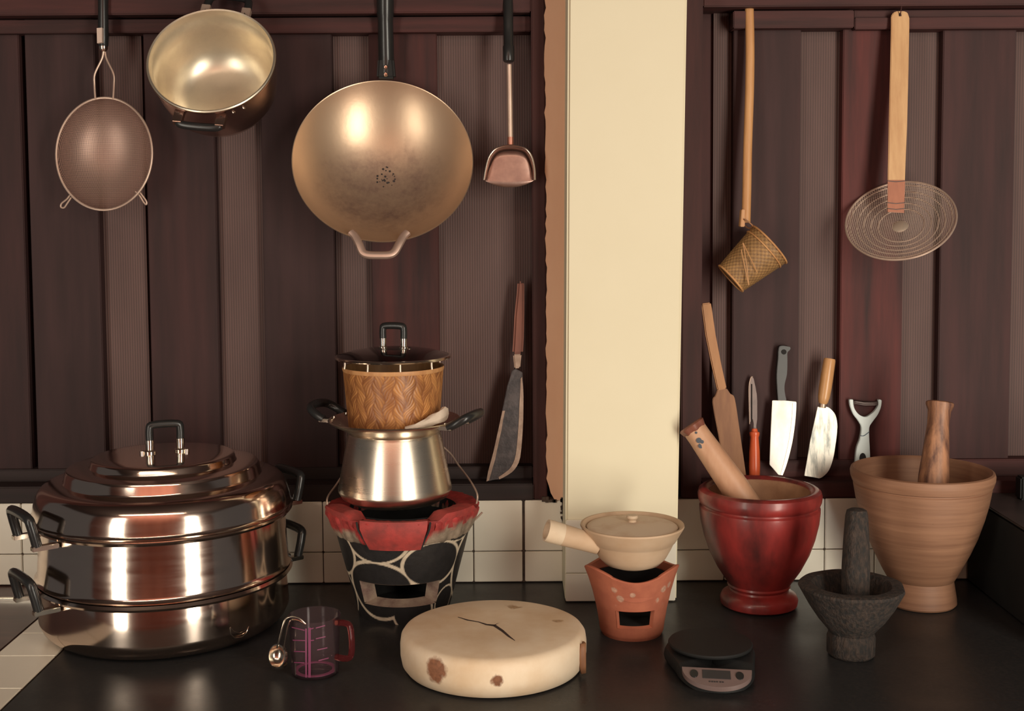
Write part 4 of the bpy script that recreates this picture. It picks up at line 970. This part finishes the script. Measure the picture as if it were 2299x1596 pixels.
# wok
Yw = -.048; wc = pt(860, 357, Yw); vdir = (CAM-wc).normalized(); rt = (RGT-vdir*RGT.dot(vdir)).normalized(); up_ = vdir.cross(rt)
nax = vdir*cos(radians(27.5))+up_*sin(radians(27.5)); MM = frame_from(nax, rt); WR = 200*(wc.y+2.1)/F
upw = (MM @ Vector((0, 1, 0)))
root = thing('wok', 'large round golden brown carbon steel wok, hanging by its black handle in the middle', 'wok', pt(865, -40, .02))
def wok_mat():
    mt, nt, bs = newmat('seasoned_carbon_steel'); bs.inputs['Metallic'].default_value = .75
    at = N(nt, 'ShaderNodeAttribute', attribute_name='paint'); nz = noise(nt, (26, 26, 26), lo=.28, hi=.72, detail=8, rough=.7); n2 = noise(nt, (90, 90, 90), lo=.4, hi=.7, detail=8)
    f = math_(nt, 'MULTIPLY', at.outputs['Fac'], math_(nt, 'ADD', math_(nt, 'MULTIPLY', nz, .7), .35)); f.node.use_clamp = True
    f2 = math_(nt, 'MULTIPLY', f, math_(nt, 'ADD', math_(nt, 'MULTIPLY', n2, .35), .65))
    nt.links.new(mixcol(nt, f2, (.62, .45, .31), (.19, .115, .098)), bs.inputs['Base Color'])
    mr = N(nt, 'ShaderNodeMapRange'); mr.inputs[3].default_value = .36; mr.inputs[4].default_value = .58; nt.links.new(f2, mr.inputs[0]); nt.links.new(mr.outputs[0], bs.inputs['Roughness'])
    bump(nt, bs, n2, .08, .0006); return mt
dW = .078; Rs = (WR*WR+dW*dW)/(2*dW)
pr = []
for i in range(49):
    r = WR*(1-i/48); pr.append((r, -(sqrt(Rs*Rs-r*r)-(Rs-dW))))
def seas(th, r, z):
    x = r*cos(th)/WR; y = r*sin(th)/WR
    d = sqrt((x*.98)**2+((y+.12)*1.05)**2)
    v = 1-max(0, min(1, (d-.48)/.36)); 
    if y > .15: v *= max(0, 1-(y-.15)/.45*(1 if x < .25 else .55))
    return v
body = MB().lathe(pr, wc, 160, M=MM, attrs={'paint': seas}); body.lathe([(r+.0016*(1 if i < 1 else .6), z-.0018) for i, (r, z) in enumerate(pr)], wc, 160, M=MM)
body.lathe([(WR, 0), (WR+.0012, .0008), (WR+.0016, -.0018)], wc, 160, M=MM)
bowl = body.build('bowl', wok_mat(), root, recalc=False)
mb = MB(); random.seed(3)
for i in range(26):
    a_ = random.uniform(0, 2*pi); rr = .018*random.random()**.7; p2 = Vector((.004+rr*cos(a_), .004+rr*1.1*sin(a_), 0)); zz = -dW+(p2.length**2)/(2*Rs)+.0006
    c2_ = wc+MM@Vector((p2.x, p2.y, zz)); mb.lathe([(0, .0002), (random.uniform(.0008, .0022), 0)], c2_, 8, M=MM)
lab(mb.build('scorch_mark', mat('scorched_black', (.05, .038, .036), (.03, .026, .026), rough=.6, metal=.3), bowl), 'scorched black flecks at the centre')
def onrim(u, v, dn=0.0):
    d = ray(u, v); c_ = wc+nax*dn; t_ = (c_-CAM).dot(nax)/d.dot(nax); return CAM+d*t_
hl = [onrim(788, 522, -.004), onrim(797, 531, -.003), onrim(806, 548), onrim(814, 566), onrim(826, 572), onrim(850, 573), onrim(874, 572), onrim(886, 565), onrim(896, 548), onrim(905, 532, -.003), onrim(914, 522, -.004)]
lab(MB().tube(spline(hl, 5), .0064, 12, flat=1.3).build('loop_handle', mat('dull_cast_metal', (.62, .44, .36), (.54, .38, .31), rough=.45, metal=.6), root), 'pale cast metal loop handle')
p_ = lambda u, v, Y: pt(u, v, Y)
Yt = (wc+upw*WR).y
hd_pts = [p_(868, 170, Yt-.004), p_(867, 130, Yt-.004), p_(866, 80, Yt-.010), p_(865, 30, Yt-.018), p_(865, -60, -.0165)]
lab(MB().tube(spline(hd_pts, 5), [.0145]*5+[.0138]*5+[.0135]*5+[.0150]*6, 16, flat=1.0).build('handle', M['black'], root, smooth=60), 'long black handle')
mb = MB(); q = [pt(847, 178, Yt-.004), pt(889, 178, Yt-.004), pt(885, 132, Yt-.003), pt(850, 132, Yt-.003)]; mb.hexa([p+Vector((0, -.014, 0)) for p in q], [p+Vector((0, .008, 0)) for p in q])
br_ = lab(mb.build('handle_bracket', M['blackmatte'], root, bevel=.004), 'black handle bracket')
mb = MB()
for v in (151, 167): mb.lathe([(0, .0022), (.0028, .0018), (.0040, 0)], pt(866, v, Yt-.0185), 16, M=frame_from((0, -1, 0), (1, 0, 0)))
pieces(mb, 'rivet', M['chrome'], br_, 'bright rivet')

# wok spatula
Yu = -.018
root = thing('wok_spatula', 'steel wok spatula with a black handle, hanging between the wok and the pillar', 'spatula', pt(1141, -40, .02))
p0 = pt(1142, 138, Yu); p1 = pt(1140, -50, .008); MM = frame_from(p1-p0, (1, 0, 0)); L_ = (p1-p0).length
lab(MB().lathe([(0, 0), (.0085, 0), (.0095, .002), (.0098, .026), (.0088, .028), (.0085, .06), (.009, L_*.95), (.006, L_), (0, L_)], p0, 32, M=MM).build('handle', M['black'], root), 'black plastic handle')
MB().tube([pt(1143, 145, Yu), pt(1145, 250, Yu-.002), pt(1146, 322, Yu-.006)], .0046, 12).build('rod', M['wire'], root)
lab(MB().tube([pt(1146, 308, Yu-.0055), pt(1146, 330, Yu-.007)], .0052, 12).build('weld_sleeve', mat('copper_tinted_steel', (.62, .28, .2), (.5, .22, .16), rough=.4, metal=.8), root), 'copper tinted joint')
# blade: shallow scoop with turned-up back and sides
outer = curve2([(1086, 404), (1090, 380), (1097, 354), (1110, 336), (1128, 328), (1146, 326), (1164, 328), (1182, 335), (1194, 352), (1200, 378), (1201, 404)], 4)
inner = curve2([(1092, 404), (1097, 382), (1105, 360), (1116, 345), (1130, 339), (1146, 338), (1162, 339), (1176, 344), (1186, 358), (1193, 380), (1195, 404)], 4)
edge = [(1086+(1201-1086)*i/20, 404+17*sin(pi*i/20)**.8) for i in range(21)]
mb = MB(); A_ = [pt(u, v, Yu-.022) for u, v in outer]; B_ = [pt(u, v, Yu-.004) for u, v in inner]; mb.grid([A_, B_])
rows = []
for k in range(7):
    f = k/6; row = []
    for i in range(21):
        g = i/20; ip = inner[int(round(g*(len(inner)-1)))]; ep = edge[i]; u = ip[0]+(ep[0]-ip[0])*f; v = ip[1]+(ep[1]-ip[1])*f
        row.append(pt(u, v, Yu-.004-.004*f))
    rows.append(row)
mb.grid(rows); solidify(mb.build('blade', mat('scratched_steel', (.50, .33, .27), (.40, .26, .22), (60, 60, 60), .36, metal=.9), root), .0014, 1)
lab(MB().tube([A_[i] for i in range(0, len(A_))], .0014, 8).build('turned_rim', M['chrome'], root), 'bright turned-up rim')

# bamboo basket ladle
Yl = -.005
root = thing('noodle_basket', 'small woven bamboo noodle strainer basket on a long bamboo stick, hanging right of the pillar', 'strainer', pt(1682, -40, .03))
st = [(1682, -60), (1682, 0), (1684, 100), (1683, 200), (1679, 320), (1677, 420), (1675, 500)]
mb = MB(); mb.tube(spline([pt(u, v, .022+(Yl-.022)*max(0, v)/500) for u, v in st], 5), .0078, 12, flat=.8); mb.build('stick', M['bamboo'], root)
mb = MB(); q = [pt(1664, 470, Yl-.002), pt(1672, 470, Yl-.002), pt(1671, 509, Yl-.002), pt(1661, 509, Yl-.002)]; mb.hexa([p-Vector((0, .005, 0)) for p in q], [p+Vector((0, .012, 0)) for p in q])
mb.build('split_end', M['bamboo'], root, bevel=.001)
bc0 = pt(1641, 625, Yl); bc1 = pt(1727, 549, Yl); axb = bc1-bc0; Lb = axb.length; MMb = frame_from(axb, (0, -1, 0))
def bw(th, r, z):
    k = sin(th*26); s_ = sin(z/.0042*pi); v = .5+.5*(k*s_); return max(0, min(1, v*.8+.2*random.random()))
pr = [(.030+.0125*(i/40)**.9, Lb*i/40) for i in range(41)]
mb = MB().lathe(pr, bc0, 240, M=MMb, attrs={'paint': bw}, rfun=lambda th, r, z: .0006*sin(th*26)*sin(z/.0042*pi)); mb.lathe([(0, .001), (.03, 0)], bc0, 240, M=MMb, attrs={'paint': lambda th, r, z: .5+.5*sin(th*20)})
solidify(mb.build('woven_cup', paintmat('woven_split_bamboo', (.15, .075, .035), (.50, .28, .10), .6, (90, 90, 90), .3, wear=.3), root), .0012)
for zz, rr, r2 in ((Lb, .0435, .0017), (Lb*.86, .0418, .0014), (.0, .0302, .0018)):
    MB().tube([bc0+MMb@Vector((rr*cos(2*pi*i/64), rr*sin(2*pi*i/64), zz)) for i in range(64)], r2, 8, closed=True).build('binding_ring', M['bamboo'], root)
mb = MB()
for pts in ([(1668, 545), (1676, 590), (1681, 640)], [(1668, 545), (1690, 590), (1700, 612)], [(1681, 640), (1672, 600), (1664, 560)]): mb.tube([pt(u, v, Yl-.0445+.006*abs(i-1)) for i, (u, v) in enumerate(pts)], .0008, 6)
lab(mb.build('lashing', M['bamboo'], root), 'thin cane lashing')
mb = MB(); mb.tube(spline([pt(1672, 492, Yl-.011), pt(1683, 500, Yl-.012), pt(1690, 508, Yl-.008), pt(1680, 512, Yl+.006), pt(1668, 500, Yl+.012), pt(1672, 492, Yl-.011)], 5), .0012, 6); lab(mb.build('handle_binding', M['paddlewood'], root), 'brown cane binding the stick')

# skimmer
Yk2 = -.030; kc = pt(2021, 493, Yk2); vdir = (CAM-kc).normalized(); rt = (RGT-vdir*RGT.dot(vdir)).normalized(); up_ = vdir.cross(rt)
tl_ = acos_ = math.acos(86/119); a_ = radians(-10)
nax = vdir*cos(tl_)+(up_*cos(a_)-rt*sin(a_)*-1)*sin(tl_); nax.normalize()
xax = (rt*cos(a_)+up_*sin(a_)); MMk = frame_from(nax, xax); SR = 119*(kc.y+2.1)/F
root = thing('wire_skimmer', 'shallow round wire skimmer with a flat pale bamboo handle, hanging at the right', 'skimmer', pt(2024, 30, .02))
dep = .017
prof = lambda r: -dep*(1-(r/SR)**2)
for f, r2 in ((1.0, .0019), (.93, .0013), (.80, .0012), (.68, .0012), (.55, .0011), (.42, .0014)):
    r = SR*f; MB().tube([kc+MMk@Vector((r*cos(2*pi*i/80), r*sin(2*pi*i/80), prof(r)-.0008)) for i in range(80)], r2, 8, closed=True).build('wire_ring', M['wire'], root)
mb = MB(); rows = []; mu = []; mv = []
for j in range(21):
    r = SR*(1-j/20); row = []
    for i in range(97):
        t_ = 2*pi*i/96; row.append(kc+MMk@Vector((r*cos(t_), r*sin(t_), prof(r)))); mu.append(r*cos(t_)); mv.append(r*sin(t_))
    rows.append(row)
mb.grid(rows, {'mu': mu, 'mv': mv}); mb.build('wire_mesh', wiremesh('coarse_wire_netting', (.74, .58, .48), .0030, .21, .45, .3), root, smooth=60)
lab(MB().lathe([(0, .0028), (.008, .0022), (.0125, .0006), (.0135, 0)], kc+MMk@Vector((-.002, 0, -dep)), 40, M=MMk).build('centre_disc', mat('dull_tin', (.60, .48, .38), (.5, .4, .31), rough=.4, metal=.5), root), 'small solid tin disc in the centre')
Yh = lambda v: .012+(-.034-.012)*max(0, (v-30))/445
px = [(2001, 60), (2001, 36), (2006, 28), (2014, 25), (2030, 25), (2038, 28), (2042, 40), (2042, 60), (2040, 160), (2037, 280), (2033, 380), (2030, 478), (1993, 476), (1994, 380), (1996, 280), (1999, 160)]
hd = slab('handle', px, Yh, .0035, M['skimwood'], root, .0012)
lab(slab('dark_end', [(1993, 404), (2032, 404), (2030, 478), (1993, 476)], Yh, .0006, mat('reddened_bamboo', (.40, .14, .07), (.30, .1, .05), (60, 60, 12), .55), hd, 0, dy=-.0008), 'reddened lower end of the handle')
mb = MB(); ring = [pt(2021, 35, Yh(35)-.0004)+Vector((.0022*cos(2*pi*i/16), 0, .005*sin(2*pi*i/16))) for i in range(16)]; mb.sheet(ring, [p+Vector((0, .0005, 0)) for p in ring]); lab(mb.build('hanging_hole', M['soot'], hd), 'small dark hanging hole')
MB().tube(spline([pt(2021, 36, .009), pt(2024, 15, .002), pt(2026, -10, -.002), pt(2026, -30, -.003)], 5), .0009, 6).build('hanging_string', M['frame'], root)
mb = MB()
for v in (406, 455, 468): mb.tube([pt(1993, v, Yh(v)-.0016), pt(2012, v+2, Yh(v)-.002), pt(2032, v, Yh(v)-.0016)], .0006, 6)
pieces(mb, 'wire_stitch', M['bladedark'], hd, 'thin dark wire stitch')
